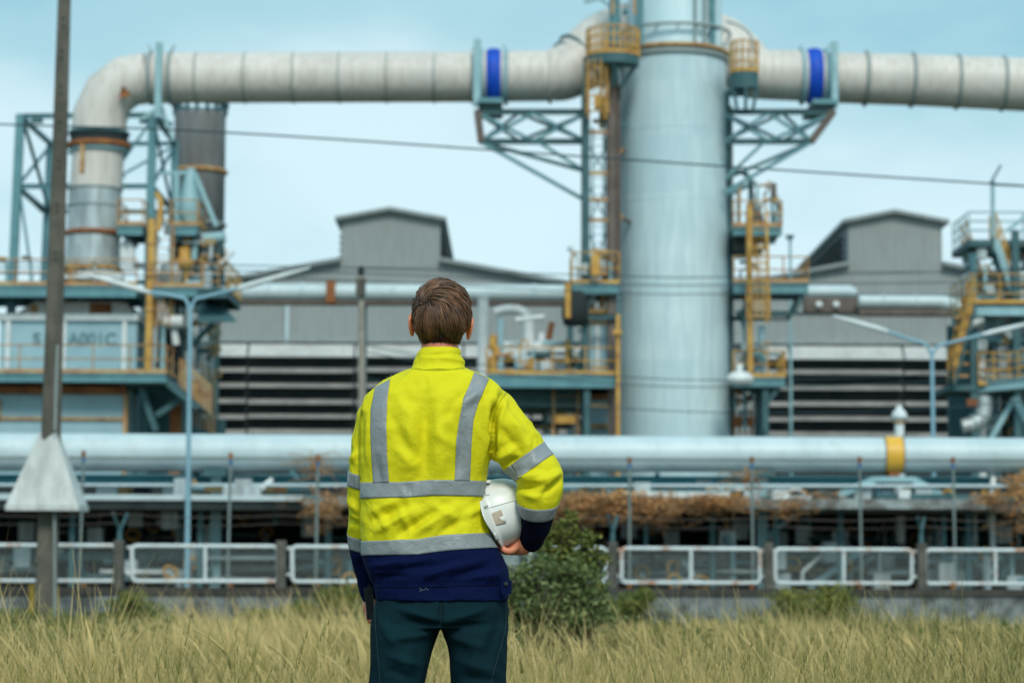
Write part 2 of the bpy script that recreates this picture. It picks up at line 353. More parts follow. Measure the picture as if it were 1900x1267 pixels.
# ================================================================ sheds behind (gable sheds with ridge monitors and louvred walls)
def shed(label, Y, L, R, eave, apex, mon, length, louv, facing):
    """L/R wall px, eave py, apex = (px, py) where the roof slopes would meet the monitor, mon=(xl, xr, ytopL, apexx, apexy)"""
    e = empty('factory_shed', (X((L + R) / 2, Y), Y, 0), label, 'factory building')
    xl, xr = X(L, Y), X(R, Y); ze = Z(eave, Y); ml, mr = X(mon[0], Y), X(mon[1], Y); zb = Z(mon[5], Y); zm = Z(mon[2], Y); ax, az = X(mon[3], Y), Z(mon[4], Y)
    MB().prism([(xl, 0), (xr, 0), (xr, ze), (mr, zb), (ml, zb), (xl, ze)], Y, Y + .3).build('gable_wall', m_wallb, e)
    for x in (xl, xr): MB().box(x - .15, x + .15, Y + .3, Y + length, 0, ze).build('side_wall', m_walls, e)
    for (xa, za, xb, zb_) in ((xl - .6, ze - .1, ml, zb), (xr + .6, ze - .1, mr, zb)):
        for k in range(1):
            b = MB().add([(xa, Y - .5, za), (xb, Y - .5, zb_), (xb, Y + length, zb_), (xa, Y + length, za), (xa, Y - .5, za + .22), (xb, Y - .5, zb_ + .22), (xb, Y + length, zb_ + .22), (xa, Y + length, za + .22)],
                  [(0, 1, 2, 3), (4, 7, 6, 5), (0, 4, 5, 1), (1, 5, 6, 2), (2, 6, 7, 3), (3, 7, 4, 0)])
        b.build('roof', m_roof, e)
    mo = MB().prism([(ml, zb - .3), (mr, zb - .3), (mr, zm), (ax, az), (ml, zm)], Y - .04, Y + .2).build('monitor_gable', m_wallb, e)
    b = MB()
    for x, s in ((ml, 1), (mr, -1)):
        b.box(min(x, x + s * .12), max(x, x + s * .12), Y + .2, Y + length, zb, zm)
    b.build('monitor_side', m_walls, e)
    b = MB()                                                # open louvres along the monitor sides
    for x, s in ((ml, -1), (mr, 1)):
        for i in range(4):
            z = zb + (zm - zb) * (.25 + .16 * i)
            b.add([(x, Y + 2, z + .15), (x + s * .3, Y + 2, z), (x + s * .3, Y + length, z), (x, Y + length, z + .15)], [(0, 1, 2, 3)])
    b.build('monitor_louver', m_slat, e)
    b = MB()
    ov = .35
    for (xa, za, xb, zb_) in ((ml - ov, zm - .12, ax, az), (mr + ov, zm - .12, ax, az)):
        b.add([(xa, Y - .5, za), (xb, Y - .5, zb_), (xb, Y + length, zb_), (xa, Y + length, za), (xa, Y - .5, za + .2), (xb, Y - .5, zb_ + .2), (xb, Y + length, zb_ + .2), (xa, Y + length, za + .2)],
              [(0, 1, 2, 3), (4, 7, 6, 5), (0, 4, 5, 1), (1, 5, 6, 2), (2, 6, 7, 3), (3, 7, 4, 0)])
    b.build('monitor_roof', m_trim, e)
    # louvre banks: hood, then slats before a near-black panel painted as shade
    x0, x1, joints, tops = louv
    cuts = [x0] + joints + [x1]
    MB().box(X(x0, Y), X(x1, Y), Y - .25, Y - .05, 0, Z(tops[0], Y)).build('louver_shade_panel', m_dark, e)
    MB().box(X(x0 - 40, Y), X(x1 + 30, Y), Y - .42, Y - .04, Z(tops[0] - 3, Y), Z(tops[0] - 7, Y)).build('flashing', m_trim, e)
    for a, c in zip(cuts, cuts[1:]):
        xa, xb = X(a + 2, Y), X(c - 2, Y)
        h = MB(); zt, zb2 = Z(tops[0], Y), Z(tops[1], Y)
        h.add([(xa, Y - .26, zt), (xb, Y - .26, zt), (xb, Y - 1.1, zb2), (xa, Y - 1.1, zb2), (xa, Y - .26, zb2 - .0), (xb, Y - .26, zb2 - .0)], [(0, 1, 2, 3), (0, 3, 4), (1, 5, 2), (3, 2, 5, 4)])
        bank = h.build('louver_bank', m_hood, e)
        for t in tops[2:]:
            s = MB(); dzz = random.uniform(-.035, .035); z1, z2 = Z(t - 3.5, Y) + dzz, Z(t + 4, Y) + dzz + random.uniform(-.02, .02)
            s.add([(xa, Y - .55, z1), (xb, Y - .55, z1), (xb, Y - 1.05, z2), (xa, Y - 1.05, z2), (xa, Y - .53, z1 + .03), (xb, Y - .53, z1 + .03), (xb, Y - 1.08, z2 - .03), (xa, Y - 1.08, z2 - .03)],
                  [(3, 2, 1, 0), (4, 5, 6, 7), (0, 1, 5, 4), (2, 3, 7, 6), (0, 4, 7, 3), (1, 2, 6, 5)])
            s.build('slat', m_slat, bank)
    return e
e1 = shed('wide grey clad shed with roof monitor behind the worker', 130, 262, 1210, 556, None, (632, 815, 408, 722, 393, 487), 75,
     (400, 1120, [463, 660, 860, 985], (640, 666, 689, 718, 747, 775, 803)), 1)
e2 = shed('wide grey clad shed with roof monitor on the far side of the blue stack', 131, 1215, 2110, 560, None, (1576, 1750, 409, 1660, 394, 491), 38,
     (1400, 1812, [1462, 1672], (640, 667, 690, 719, 748, 776, 804)), -1)
# cladding rails, downpipes on the left shed
for px in (532,):
    MB().tube([(X(px, 129.8), 129.8, Z(562, 129.8)), (X(px, 129.8), 129.8, Z(640, 129.8))], .13, 8).build('downpipe', m_pipe, e1)
b = MB(); b.box(X(366, 129.6), X(400, 129.6), 128.6, 129.7, 0, Z(640, 129.6)); b.build('side_panel', m_walls, e1)
b = MB()
for py in (546, 575): b.box(X(1440, 130.8), X(1800, 130.8), 130.8, 130.98, Z(py + 2, 130.8), Z(py - 2, 130.8))
b.build('cladding_rail', m_trim, e2)

# long overhead pipes in front of the sheds
Y = 112
def pipe_thing(name, label, pts, r, m, cat='pipe', group=None, n=20, rings=(), ring_m=None, caps=True):
    o = MB().tube(pts, r, n, caps).build(name, m); tag(o, label, cat, group)
    if rings:
        for c, ax, rr in rings: MB().ring(c, ax, rr, .045, 28, 6).build('flange', ring_m or m, o)
    return o
def px_path(l, Y): return [P(a, b_, Y) for a, b_ in l]
za = (Z(528, Y) + Z(560, Y)) / 2; r = (Z(528, Y) - Z(560, Y)) / 2
o = pipe_thing('overhead_pipe', 'long pale overhead pipe crossing before the shed at eave height', [(X(425, Y), Y, za), (X(1075, Y), Y, za)], r, m_pipe,
    rings=[((X(p_, Y), Y, za), (1, 0, 0), r + .02) for p_ in (500, 560, 730, 860, 990)])
MB().box(X(606, Y), X(622, Y), Y - r - .15, Y + r + .1, Z(566, Y), Z(524, Y)).build('pipe_clamp', m_rust, o)
b = MB(); b.box(X(425, Y), X(1075, Y), Y - .25, Y + .6, Z(566, Y), Z(559.5, Y)); b.build('pipe_bridge_beam', m_brown, o)
for p_ in (674, 1058):
    MB().ibar((X(p_, Y), Y + .2, 0), (X(p_, Y), Y + .2, Z(566, Y)), .3, .3).build('support_leg', m_dteal, o)
zb = (Z(527, Y) + Z(553, Y)) / 2; rb = (Z(527, Y) - Z(553, Y)) / 2
o = pipe_thing('overhead_pipe', 'short pale overhead pipe with a rounded end before the right hand shed', [(X(1340, Y), Y, zb), (X(1578, Y), Y, zb), (X(1588, Y), Y, zb - .05)], [rb, rb, rb * .7], m_pipe)
b = MB(); b.box(X(1492, Y), X(1592, Y), Y - .35, Y + .5, Z(578, Y), Z(551, Y)); o2 = b.build('pipe_saddle_box', m_brown, o)
for q in (1519, 1551): MB().lathe([(0, 0), (.16, 0), (.16, .14), (0, .16)], P(q, 566, Y - .35), 16, (0, -1, 0)).build('round_gauge', m_white, o2)
Yq = 111
zc = (Z(544, Yq) + Z(570, Yq)) / 2; rc = (Z(544, Yq) - Z(570, Yq)) / 2
o = pipe_thing('overhead_pipe', 'lower pale overhead pipe running from the saddle box towards the stair tower', [(X(1594, Yq), Yq, zc), (X(1740, Yq), Yq, zc), (X(1775, Yq), Yq, zc - .15), (X(1800, Yq), Yq, zc - .6), (X(1806, Yq), Yq, zc - 1.4)], rc, m_pipe, rings=[((X(q, Yq), Yq, zc), (1, 0, 0), rc + .02) for q in (1640, 1700)])
b = MB(); b.box(X(1594, Yq), X(1790, Yq), Yq - .2, Yq + .7, Z(582, Yq), Z(571, Yq)); b.build('pipe_bridge_beam', m_brown, o)
MB().ibar((X(1785, Yq), Yq + .2, 0), (X(1785, Yq), Yq + .2, Z(578, Yq)), .3, .3).build('support_leg', m_dteal, o)

# ================================================================ stack
xs_, = [X(1250)]
stack = empty('chimney_stack', (xs_, YP, 0), 'tall pale blue chimney stack rising out of the frame', 'chimney stack')
R0 = (X(1356) - X(1144)) / 2; R1 = (X(1344) - X(1146)) / 2; R2 = (X(1341) - X(1166)) / 2; zc1 = Z(103)
xs2 = X(1254)
MB().lathe([(R0, 0), (R0, 4), (R1, zc1 - .2), (R1, zc1)], (xs_, YP, 0), 72).build('shaft', m_stack, stack)
MB().lathe([(R1 - .01, 0), (R2 + .05, .05), (R2, .12), (R2, 9)], (xs2, YP, zc1), 64).build('upper_shaft', m_stack, stack)
MB().ring((xs_, YP, zc1 + .02), (0, 0, 1), R1 + .06, .09, 72, 8).build('flange', m_oldyel, stack)
MB().ring((xs_, YP, zc1 - .22), (0, 0, 1), R1 + .03, .09, 72, 8).build('flange', m_band, stack)
MB().ring((xs2, YP, Z(64)), (0, 0, 1), R2 + .3, .06, 64, 8).build('ring_pipe', m_band, stack)
b = MB()
for t in np.linspace(PI * 1.08, PI * 1.92, 7):
    b.bar((xs2 + math.cos(t) * R2, YP + math.sin(t) * R2, Z(64)), (xs2 + math.cos(t) * (R2 + .3), YP + math.sin(t) * (R2 + .3), Z(64)), .05)
b.build('standoff', m_band, stack)
for px, m, rr in ((1292, m_band, .05), (1311, m_band, .06), (1326, m_teal, .12), (1333, m_stack, .16)):
    x = X(px, YP - 1.8); yy = YP - math.sqrt(max(.05, R2 ** 2 - (x - xs2) ** 2)) - .22
    MB().tube([(x, yy, Z(100)), (x, yy, Z(100) + 6)], rr, 8).build('riser_pipe', m, stack)
x = X(1349); MB().tube([(x, YP - .5, 0), (x, YP - .5, Z(170))], .10, 10).build('riser_pipe', m_dteal, stack)
x = X(1358); MB().tube([(x, YP, 0), (x, YP, Z(195))], .08, 10).build('riser_pipe', m_band, stack)
for q, rr in ((1144, .09),):
    MB().tube([(X(q), YP - .6, 0), (X(q), YP - .6, Z(120))], rr, 8).build('riser_pipe', m_lteal, stack)
b = MB()                                                # thin weld seams round the shaft
for py in (250, 380, 505, 640, 770): b.ring((xs_, YP, Z(py)), (0, 0, 1), R1 + (R0 - R1) * (py - 100) / 900 - .012, .028, 72, 6)
b.build('weld_seam', m_stack, stack)

# ================================================================ big horizontal duct (two arms into the stack)
def duct(label, cl, rpx, Y, ribs, m=m_duct, name='flue_duct', group=None, Yr=None):
    pts = [P(a, c, (d if d else Y)) for a, c, d in cl]
    rr = [rpx_ * K(Y) for rpx_ in (rpx if isinstance(rpx, list) else [rpx] * len(pts))]
    o = MB().tube(pts, rr, 40).build(name, m); tag(o, label, 'duct', group)
    return o, pts, rr
def smooth_path(pts, n=8):
    """Catmull-Rom through 3-tuples or Vectors."""
    pts = [Vector(p) for p in pts]; q = [pts[0] * 2 - pts[1]] + pts + [pts[-1] * 2 - pts[-2]]; o = []
    for i in range(1, len(q) - 2):
        for k in range(n):
            t = k / n; a, b_, c, d = q[i - 1], q[i], q[i + 1], q[i + 2]
            o.append(.5 * ((2 * b_) + (c - a) * t + (2 * a - 5 * b_ + 4 * c - d) * t * t + (3 * b_ - a - 3 * c + d) * t ** 3))
    o.append(pts[-1]); return o
rd = 47.5 * K(YP)
# left arm: vertical riser -> mitred elbow -> horizontal run -> elbow rising into the stack
Lp = [P(184, 246, YP), P(186, 214, YP), P(203, 176, YP), P(236, 151, YP), P(275, 145, YP)]
run = [P(x_, y_, YP) for x_, y_ in ((275, 145.5), (600, 144), (870, 143), (1020, 141.5))]
rl = [52 * K(YP), 51 * K(YP), 50 * K(YP), 49 * K(YP), 48 * K(YP)]
left = MB().tube(Lp, rl, 40).build('flue_duct', m_duct); tag(left, 'wide cream duct elbowing off the riser and running across to the stack', 'duct')
MB().tube(run, rd, 40).build('duct_run', m_duct, left)
el = [P(a, c, YP + d) for a, c, d in ((1020, 141.5, 0), (1045, 137, .0), (1070, 122, .1), (1096, 100, .4), (1126, 80, 1.1), (1165, 64, 2.2), (1210, 56, 3.0))]
MB().tube(smooth_path(el, 4), [rd * (1 + .27 * min(1, i / 15)) for i in range(25)], 40).build('elbow', m_duct, left)
for px in (281, 318, 365, 455, 545, 630, 718, 806, 876, 893, 939):
    rr = .032 if px not in (281, 318, 893, 939) else .09
    MB().ring(P(px, 145, YP), (1, 0, 0), rd + .01, rr, 48, 6).build('seam_ring', m_band, left)
MB().ring(P(1021, 141.5, YP), (1, 0, 0), rd + .02, .09, 48, 6).build('seam_ring', m_duct, left)
for i, t in enumerate((.16, .28)):
    c = el[1].lerp(el[3], t * 2.2); ax = (el[3] - el[1]).normalized()
    MB().ring(c, ax, rd * (1.06 + .1 * i), .09, 48, 6).build('seam_ring', m_dteal, left)
def joint(px, par, py):
    MB().tube([P(px - 13, py, YP), P(px - 8, py, YP), P(px, py, YP), P(px + 8, py, YP), P(px + 13, py, YP)], [rd + .05, rd + .11, rd + .13, rd + .11, rd + .05], 48).build('expansion_joint', m_blue, par)
    for d in (-22, 22):
        MB().ring(P(px + d, py, YP), (1, 0, 0), rd + .06, .08, 48, 6).build('joint_flange', m_lteal, par)
joint(916, left, 143)
b = MB(); c0 = P(886, 143, YP)                           # saddle bracket hanging the duct
b.box(c0.x - .14, c0.x + .14, YP - rd - .32, YP - rd - .06, Z(208), Z(86)); b.build('hanger_plate', m_lteal, left)
b = MB(); c1 = P(303, 145, YP)
b.box(c1.x - .12, c1.x + .12, YP - rd - .35, YP - rd - .08, Z(232), Z(95)); b.build('hanger_plate', m_lteal, left)
b = MB()
for px in (281, 318, 876, 940):
    c = P(px, 95, YP); b.bar(c, c + Vector((.12 * (1 if px in (318, 876) else -1), 0, .22)), .12, .06); 
b.build('lifting_lug', m_band, left)
MB().lathe([(0, 0), (.28, .0), (.28, .03)], P(231, 173, YP - rd - .02), 3, (0, -1, 0)).build('rust_patch_plate', m_rust, left)
# right arm
cr_ = [(1392, 137), (1420, 139), (1480, 141), (1560, 145), (1700, 149), (1820, 154), (1960, 160), (2300, 172)]
rp = [P(a, c, YP) for a, c in cr_]
right = MB().tube(rp, [rd * q for q in (.99, .99, 1, 1, 1.02, 1.04, 1.07, 1.14)], 40).build('flue_duct', m_duct); tag(right, 'wide cream duct leaving the stack with evenly spaced seam rings', 'duct')
er = [P(a, c, YP + d) for a, c, d in ((1412, 138.5, 0), (1390, 130, .3), (1366, 108, .8), (1335, 86, 1.6), (1290, 72, 2.6))]
MB().tube(smooth_path(er, 4), [rd * (1 + .25 * min(1, i / 12)) for i in range(17)], 40).build('elbow', m_duct, right)
joint(1510, right, 142.5)
for px in (1606, 1692, 1776, 1860, 1950):
    py = np.interp(px, [a for a, c in cr_], [c for a, c in cr_])
    MB().ring(P(px, py, YP), (1, 0, -.03), rd * 1.03 + .02, .07, 48, 6).build('seam_ring', m_band, right)
b = MB(); c0 = P(1541, 144, YP)
b.box(c0.x - .12, c0.x + .12, YP - rd - .32, YP - rd - .06, Z(208), Z(88)); b.build('hanger_plate', m_lteal, right)
b = MB()
for px in (1482, 1534): c = P(px, 94, YP); b.bar(c, c + Vector((.1, 0, .2)), .1, .06)
b.build('lifting_lug', m_band, right)

# bracket trusses carrying the ducts
def truss(label, xi, xo, xoi, s, low1, low2, par):
    """cantilever truss from the stack (xi) to the tip (xo)."""
    e = empty('duct_bracket_truss', (X(xi), YP, Z(263)), label, 'truss', 'duct bracket trusses')
    for k, (Y, dx, dz) in enumerate(((YP - 1.6, 0, 0), (YP + 1.6, 26 * s, -2))):
        b = MB(); b.ibar(P(xi, 208, Y), P(xo - 0, 208, Y), .16, .2); b.build('top_chord', m_dteal, e)
        b = MB(); b.ibar(P(xi, 263, Y), P(xoi, 263, Y), .16, .2); b.build('bottom_chord', m_dteal, e)
        b = MB()
        m1 = (xi + xoi) / 2
        b.bar(P(xo, 210, Y), P(m1 + dx, 262, Y), .12); b.bar(P(xoi, 262, Y), P(m1 + dx, 210, Y), .12)
        b.bar(P(m1 + dx, 210, Y), P(xi, 262, Y), .12); b.bar(P(m1 + dx, 262, Y), P(xi, 212, Y), .12)
        b.build('cross_brace', m_lteal if k else m_teal, e)
        b = MB(); b.bar(P(xoi, 264, Y), P(xi, low1 if k == 0 else low2, Y), .14); b.bar(P((xoi * .45 + xi * .55), 264, Y), P(xi, low2, Y), .12); b.build('strut', m_teal, e)
    b = MB(); b.bar(P(xo, 208, YP - 1.6), P(xo, 208, YP + 1.6), .2); b.bar(P(xoi, 263, YP - 1.6), P(xoi, 263, YP + 1.6), .2)
    b.bar(P(xo, 208, YP - 1.6), P(xoi, 263, YP - 1.6), .28); b.bar(P(xo, 208, YP + 1.6), P(xoi, 263, YP + 1.6), .28); b.build('end_frame', m_brown, e)
    MB().box(min(X(xo), X(xo) - s * .9), max(X(xo), X(xo) - s * .9), YP - 1.7, YP + 1.7, Z(206.5), Z(198)).build('bearing_seat', m_teal, e)
    return e
truss('steel bracket truss under the duct, between its blue joint and the ladder tower', 1086, 886, 893, -1, 372, 318, 0)
truss('steel bracket truss under the duct on the outer side of the stack', 1346, 1546, 1505, 1, 356, 332, 0)

# ladder tower on the inner side of the stack
lt = empty('ladder_tower', (X(1107), YP - 1, 0), 'narrow steel ladder tower clinging to the left flank of the stack', 'ladder tower')
for q, m, w_ in ((1084, m_dteal, .26), (1131, m_brown, .30)):
    for yy in (YP - 2.2, YP - .4):
        b = MB(); b.ibar((X(q, YP), yy, 0), (X(q, YP), yy, Z(130)), w_, w_); b.build('column', m, lt)
b = MB()
for py in (265, 339, 387, 424, 480, 520, 610, 690, 760): b.bar((X(1084), YP - 2.25, Z(py)), (X(1131), YP - 2.25, Z(py)), .12)
b.build('tie_beam', m_oldyel, lt)
b = MB()
for a, c in ((265, 339), (339, 424), (424, 520)):
    b.bar((X(1086), YP - .5, Z(a)), (X(1130), YP - .5, Z(c)), .05); b.bar((X(1130), YP - .5, Z(a)), (X(1086), YP - .5, Z(c)), .05)
b.build('rod_brace', m_lteal, lt)
b = MB(); b.tube([(X(1139), YP - 1.2, 3), (X(1139), YP - 1.2, Z(0) + 3)], .11, 10); b.build('cable_conduit', m_dteal, lt)
b = MB(); b.tube([(X(1139), YP - 1.4, Z(210)), (X(1139), YP - 1.4, Z(150))], .16, 8); b.build('junction_box', m_dteal, lt)
ladder('yellow caged ladder hanging below the balcony at the duct mouth', X(1103), YP - 2.5, Z(243), Z(98), .62, (Z(236), Z(140)), cage_r=.42)
b = MB(); b.box(X(1098), X(1108), YP - 2.9, YP - 2.4, Z(226), Z(204)); o = b.build('valve_box', m_yel); tag(o, 'small ochre box fixed on the caged ladder under the balcony', 'equipment box')
ladder('slim pale ladder inside the tower between duct and middle platform', X(1107), YP - 1.6, Z(490), Z(250), .42, None, m_lteal)
ladder('rail pair climbing past the frame edge beside the upper stack', X(1152, YP), YP - 2.3, Z(52), Z(-80), .8, None, m_oldyel)
b = MB()
for q in (1134, 1143, 1178, 1186): b.tube([(X(q), YP - 2.0, Z(105)), (X(q), YP - 2.0, Z(-60))], .07 if q != 1134 else .16, 8)
o = b.build('cable_bundle', m_teal); tag(o, 'bundle of upright teal conduits beside the upper stack', 'conduit')
b = MB(); b.bar(P(1084, 4, YP), P(1118, -6, YP), .15); b.tube([P(1112, -3, YP), P(1134, 14, YP)], .05, 6); o = b.build('antenna_arm', m_lteal); tag(o, 'short pale arm sticking out at the top edge above the duct elbow', 'bracket arm')
# balcony at the duct mouth
def round_balcony(label, cx, cy, R, zt, a0, a1, rh=1.0, h=.35):
    e = empty('balcony', (cx, cy, zt - h), label, 'balcony', 'balconies at the duct mouths')
    n = 14; ts = [a0 + (a1 - a0) * i / n for i in range(n + 1)]
    pts = [Vector((cx + math.cos(t) * R, cy + math.sin(t) * R, zt)) for t in ts]
    b = MB(); vs = [Vector((cx, cy, zt))] + pts + [Vector((cx, cy, zt - h))] + [p * 1 - Vector((0, 0, h)) for p in pts]; k = n + 2
    b.add(vs, [(0, i + 1, i + 2) for i in range(n)] + [(k, k + i + 2, k + i + 1) for i in range(n)] + [(i + 1, k + i + 1, k + i + 2, i + 2) for i in range(n)] + [(0, k, k + 1, 1), (0, n + 1, k + n + 1, k)])
    b.build('floor_plate', m_dteal, e); rail(e, pts, rh, 2, sp=.45, m=m_yel, r=.035, post_r=.04)
    b = MB()
    for t in ts[2::5]: b.bar((cx + math.cos(t) * R * .9, cy + math.sin(t) * R * .9, zt - h), (cx + math.cos(t) * .3, cy + math.sin(t) * .3, zt - h - .8), .12)
    b.build('bracket', m_dteal, e); return e
round_balcony('round yellow railed balcony where the duct elbow meets the stack, ladder side', X(1132), YP - 2.4, (X(1180) - X(1084)) / 2, Z(100, YP - 3), PI * .95, PI * 2.05)
round_balcony('small round yellow railed balcony tucked under the outer duct elbow', X(1373), YP - 2.3, (X(1398) - X(1348)) / 2, Z(128, YP - 3), PI * .95, PI * 2.05, 1.15, .6)
MB().tube(smooth_path([P(1347, 40, YP - 3.2), P(1372, 48, YP - 3.4), P(1392, 66, YP - 3.4), P(1398, 95, YP - 3.4)], 5), .04, 6).build('hoop_rail', m_band)
tag(D.objects['hoop_rail'], 'thin curved hoop rail arching over the outer duct elbow', 'rail')
b = MB(); b.box(X(1349), X(1380), YP - 2.4, YP - 1.2, Z(190), Z(150)); o = b.build('bearing_block', m_dteal); tag(o, 'dark steel block under the small outer balcony against the stack', 'bracket block')

# platforms right of the stack
platform('small high platform with caged ladder passing it, outer side of stack', X(1352), X(1440), Z(434), YP - 2.2, YP, .30, .95, brackets=((X(1438), Z(438), X(1400), Z(478)),), rails='FR', sp=.6, m_rail=m_oldyel)
platform('middle platform reaching furthest from the stack on its outer side', X(1352), X(1487), Z(535), YP - 2.2, YP, .36, .95, brackets=((X(1484), Z(541), X(1462), Z(590)), (X(1462), Z(590), X(1356), Z(590))), rails='FR', sp=.9, m_rail=m_oldyel)
platform('lowest outer platform carrying the white dome, beside the stack', X(1350), X(1443), Z(707), YP - 2.4, YP, .34, .95, brackets=((X(1440), Z(714), X(1405), Z(762)), (X(1405), Z(762), X(1405), Z(805))), rails='FR', sp=.65, legs=(X(1408),))
b = MB()
for (a, c, yy) in ((1356, 1400, YP - 1.9),): b.box(X(a), X(c), yy, yy + 1.4, Z(476), Z(440))
o = b.build('equipment_box', m_dark); tag(o, 'dark equipment housing under the small high platform', 'equipment box')
lx = X(1391)
ladder('long yellow caged ladder linking the outer platforms', lx, YP - 2.9, Z(607), Z(410), .72, (Z(590), Z(470)), cage_r=.40)
ladder('lower yellow caged ladder bay below the middle platform', X(1391), YP - 3.0, Z(612), Z(545), .66, (Z(606), Z(550)), cage_r=.42)
o = MB().tube([(X(1376), YP - 3.2, Z(700)), (X(1376), YP - 3.2, Z(400))], .11, 8).build('yellow_pipe', m_yel); tag(o, 'upright yellow pipe alongside the caged ladder outer side', 'pipe')
o = MB().lathe([(.0, .72), (.12, .7), (.14, .5), (.13, .44), (.28, .42), (.46, .30), (.5, .12), (.5, 0), (0, 0)], P(1373, 712, YP - 3.4), 24).build('lamp_dome', m_white); tag(o, 'white dome shaped floodlight hood hung at the lowest outer platform', 'dome lamp')
MB().tube([P(1374, 698, YP - 3.35), P(1374, 680, YP - 3.35)], .17, 10).build('neck', m_blue if False else m_dteal, o)
o = MB().box(X(1414), X(1448), YP - 2.0, YP - 1.2, Z(600), Z(590)).build('light_fitting', m_white); tag(o, 'white strip light under the middle outer platform', 'light fitting')
pipe_thing('vent_pipe', 'looped teal vent pipe bending out of the stack above the high platform', smooth_path([P(1350, 320, YP - 1), P(1374, 319, YP - 1), P(1388, 328, YP - 1), P(1393, 342, YP - 1), P(1393, 405, YP - 1)], 5), .10, m_dteal)
pipe_thing('drain_pipe', 'thin slanting teal pipe running into the vent loop', smooth_path([P(1350, 361, YP - 1), P(1372, 352, YP - 1), P(1389, 343, YP - 1)], 4), .09, m_teal)
pipe_thing('sample_pipe', 'slim curved sampling pipe standing on the high outer platform', smooth_path([P(1399, 335, YP - 1.4), P(1405, 350, YP - 1.4), P(1406, 405, YP - 1.4)], 4), .05, m_lteal)
for i, (q, t, bt, lab) in enumerate(((1372, 350, 428, 'thin rusty rod standing nearest the stack on the high platform'), (1432, 345, 430, 'thin teal post with box at the outer edge of the high platform'), (1440, 380, 430, 'short pale rod at the outer corner of the high platform'))):
    o = MB().tube([P(q, bt, YP - 2.0), P(q, t, YP - 2.0)], .05, 6).build('rod', (m_oldyel, m_teal, m_lteal)[i]); tag(o, lab, 'rod')
    if i == 1: MB().box(X(1421), X(1431), YP - 2.2, YP - 1.9, Z(377), Z(355)).build('control_box', m_brown, o)
b = MB(); b.prism([(X(1383), Z(432)), (X(1412), Z(432)), (X(1407), Z(412)), (X(1402), Z(400)), (X(1392), Z(400)), (X(1386), Z(412))], YP - 1.9, YP - 1.1); o = b.build('hopper', m_brown); tag(o, 'brown hopper on the small high platform at the ladder head', 'hopper')
b = MB()
for q in (1362, 1372, 1383, 1394): b.bar(P(q, 760, YP - .5), P(q, 806, YP - .5), .09)
b.bar(P(1358, 782, YP - .55), P(1398, 782, YP - .55), .3, .35); o = b.build('rusty_grille', m_rust); tag(o, 'rusty slatted frame at the foot of the outer platform supports', 'frame')
for q, c in ((1365, 690), (1420, 690)):
    pass
o = MB().tube([P(1413, 605, YP - 1.5), P(1413, 690, YP - 1.5)], .13, 8).build('standpipe', m_lblue); tag(o, 'pale blue standpipe between middle and lowest outer platforms', 'pipe')
MB().ring(P(1413, 690, YP - 1.5), (0, 0, 1), .15, .05, 16, 6).build('flange', m_white, o)

# platforms left of the stack
platform('middle platform wrapped round the ladder tower foot, inner side of stack', X(1058), X(1143), Z(541), YP - 2.6, YP, .34, 1.15, brackets=((X(1064), Z(550), X(1075), Z(600)), (X(1075), Z(600), X(1143), Z(600))), rails='LF', sp=.7)
b = MB(); b.lathe([(0, 0), (.42, .05), (.5, .5), (.45, 1.0), (.3, 1.3)], P(1067, 606, YP - 2.5), 18); o = b.build('counterweight', m_dark); tag(o, 'black rounded weight hanging under the inner middle platform', 'weight')
o = MB().tube([P(1054, 590, YP - 2.9), P(1053, 525, YP - 2.9)], .12, 8).build('yellow_post', m_yel); tag(o, 'short yellow post on the outer corner of the inner middle platform', 'post')
o = MB().box(X(1092), X(1108), YP - 3.0, YP - 2.7, Z(530), Z(490)).build('yellow_gate', m_yel); tag(o, 'solid yellow gate panel at the ladder tower foot', 'gate')
for i, (a, c) in enumerate(((1060, 470), (1068, 455))):
    pass
deckY = YP - 3
lp = platform('long low platform with yellow handrails between pipework and stack', X(905), X(1141), Z(706), deckY, YP + 1, .44, .98, rails='LFR', sp=1.35, m_deck=m_teal, legs=(X(1085), X(925)))
b = MB(); b.box(X(905), X(1085), YP - 1.5, YP + 1.5, Z(760), Z(722)); b.build('girder', m_dteal, lp)
o = MB().bar((X(1139.5), deckY - .3, 2), (X(1139.5), deckY - .3, Z(600)), .14).build('yellow_post', m_yel); tag(o, 'tall thin ochre post standing hard against the stack', 'post')
MB().box(X(1130), X(1146), deckY - .5, deckY - .2, Z(636), Z(628)).build('clamp', m_yel, o)
ladder('dim yellow ladder under the long low platform', X(1048), YP - 1.8, 0, Z(722), .9, None, m_oldyel)
o = MB().bar(P(1030, 778, YP - 1.9), P(1068, 778, YP - 1.9), .4, .3).build('landing_bar', m_yel); tag(o, 'yellow landing bar across the dim ladder', 'bar')
# pale tank house between platform and stack
th = MB().box(X(1091), X(1139), YP - 1.6, YP + 1, Z(705), Z(601)).build('filter_cabinet', m_lblue); tag(th, 'pale blue upright filter cabinet squeezed between long platform and stack', 'cabinet')
MB().box(X(1089), X(1140), YP - 1.75, YP + 1.1, Z(601), Z(591)).build('cabinet_cap', m_white, th)
b = MB(); 
for q in (1103, 1126): b.box(X(q), X(q + 5), YP - 1.68, YP - 1.6, Z(704), Z(604))
b.build('stiffener', m_white, th)
o = MB().box(X(1094), X(1139), YP - 1, YP + 1, 0, Z(745)).build('duct_casing', m_lblue); tag(o, 'pale blue casing with rusty lip under the long low platform by the stack', 'casing')
MB().box(X(1092), X(1141), YP - 1.1, YP + 1.05, Z(745), Z(735)).build('rusty_lip', m_rust, o); MB().bar(P(1092, 790, YP - 1.15), P(1140, 790, YP - 1.15), .14).build('stay_bar', m_oldyel, o)
o = MB().box(X(1092), X(1139), YP - 2.0, YP - .8, Z(590), Z(583)).build('yellow_beam', m_yel); tag(o, 'ochre cross beam right above the upright filter cabinet', 'beam')
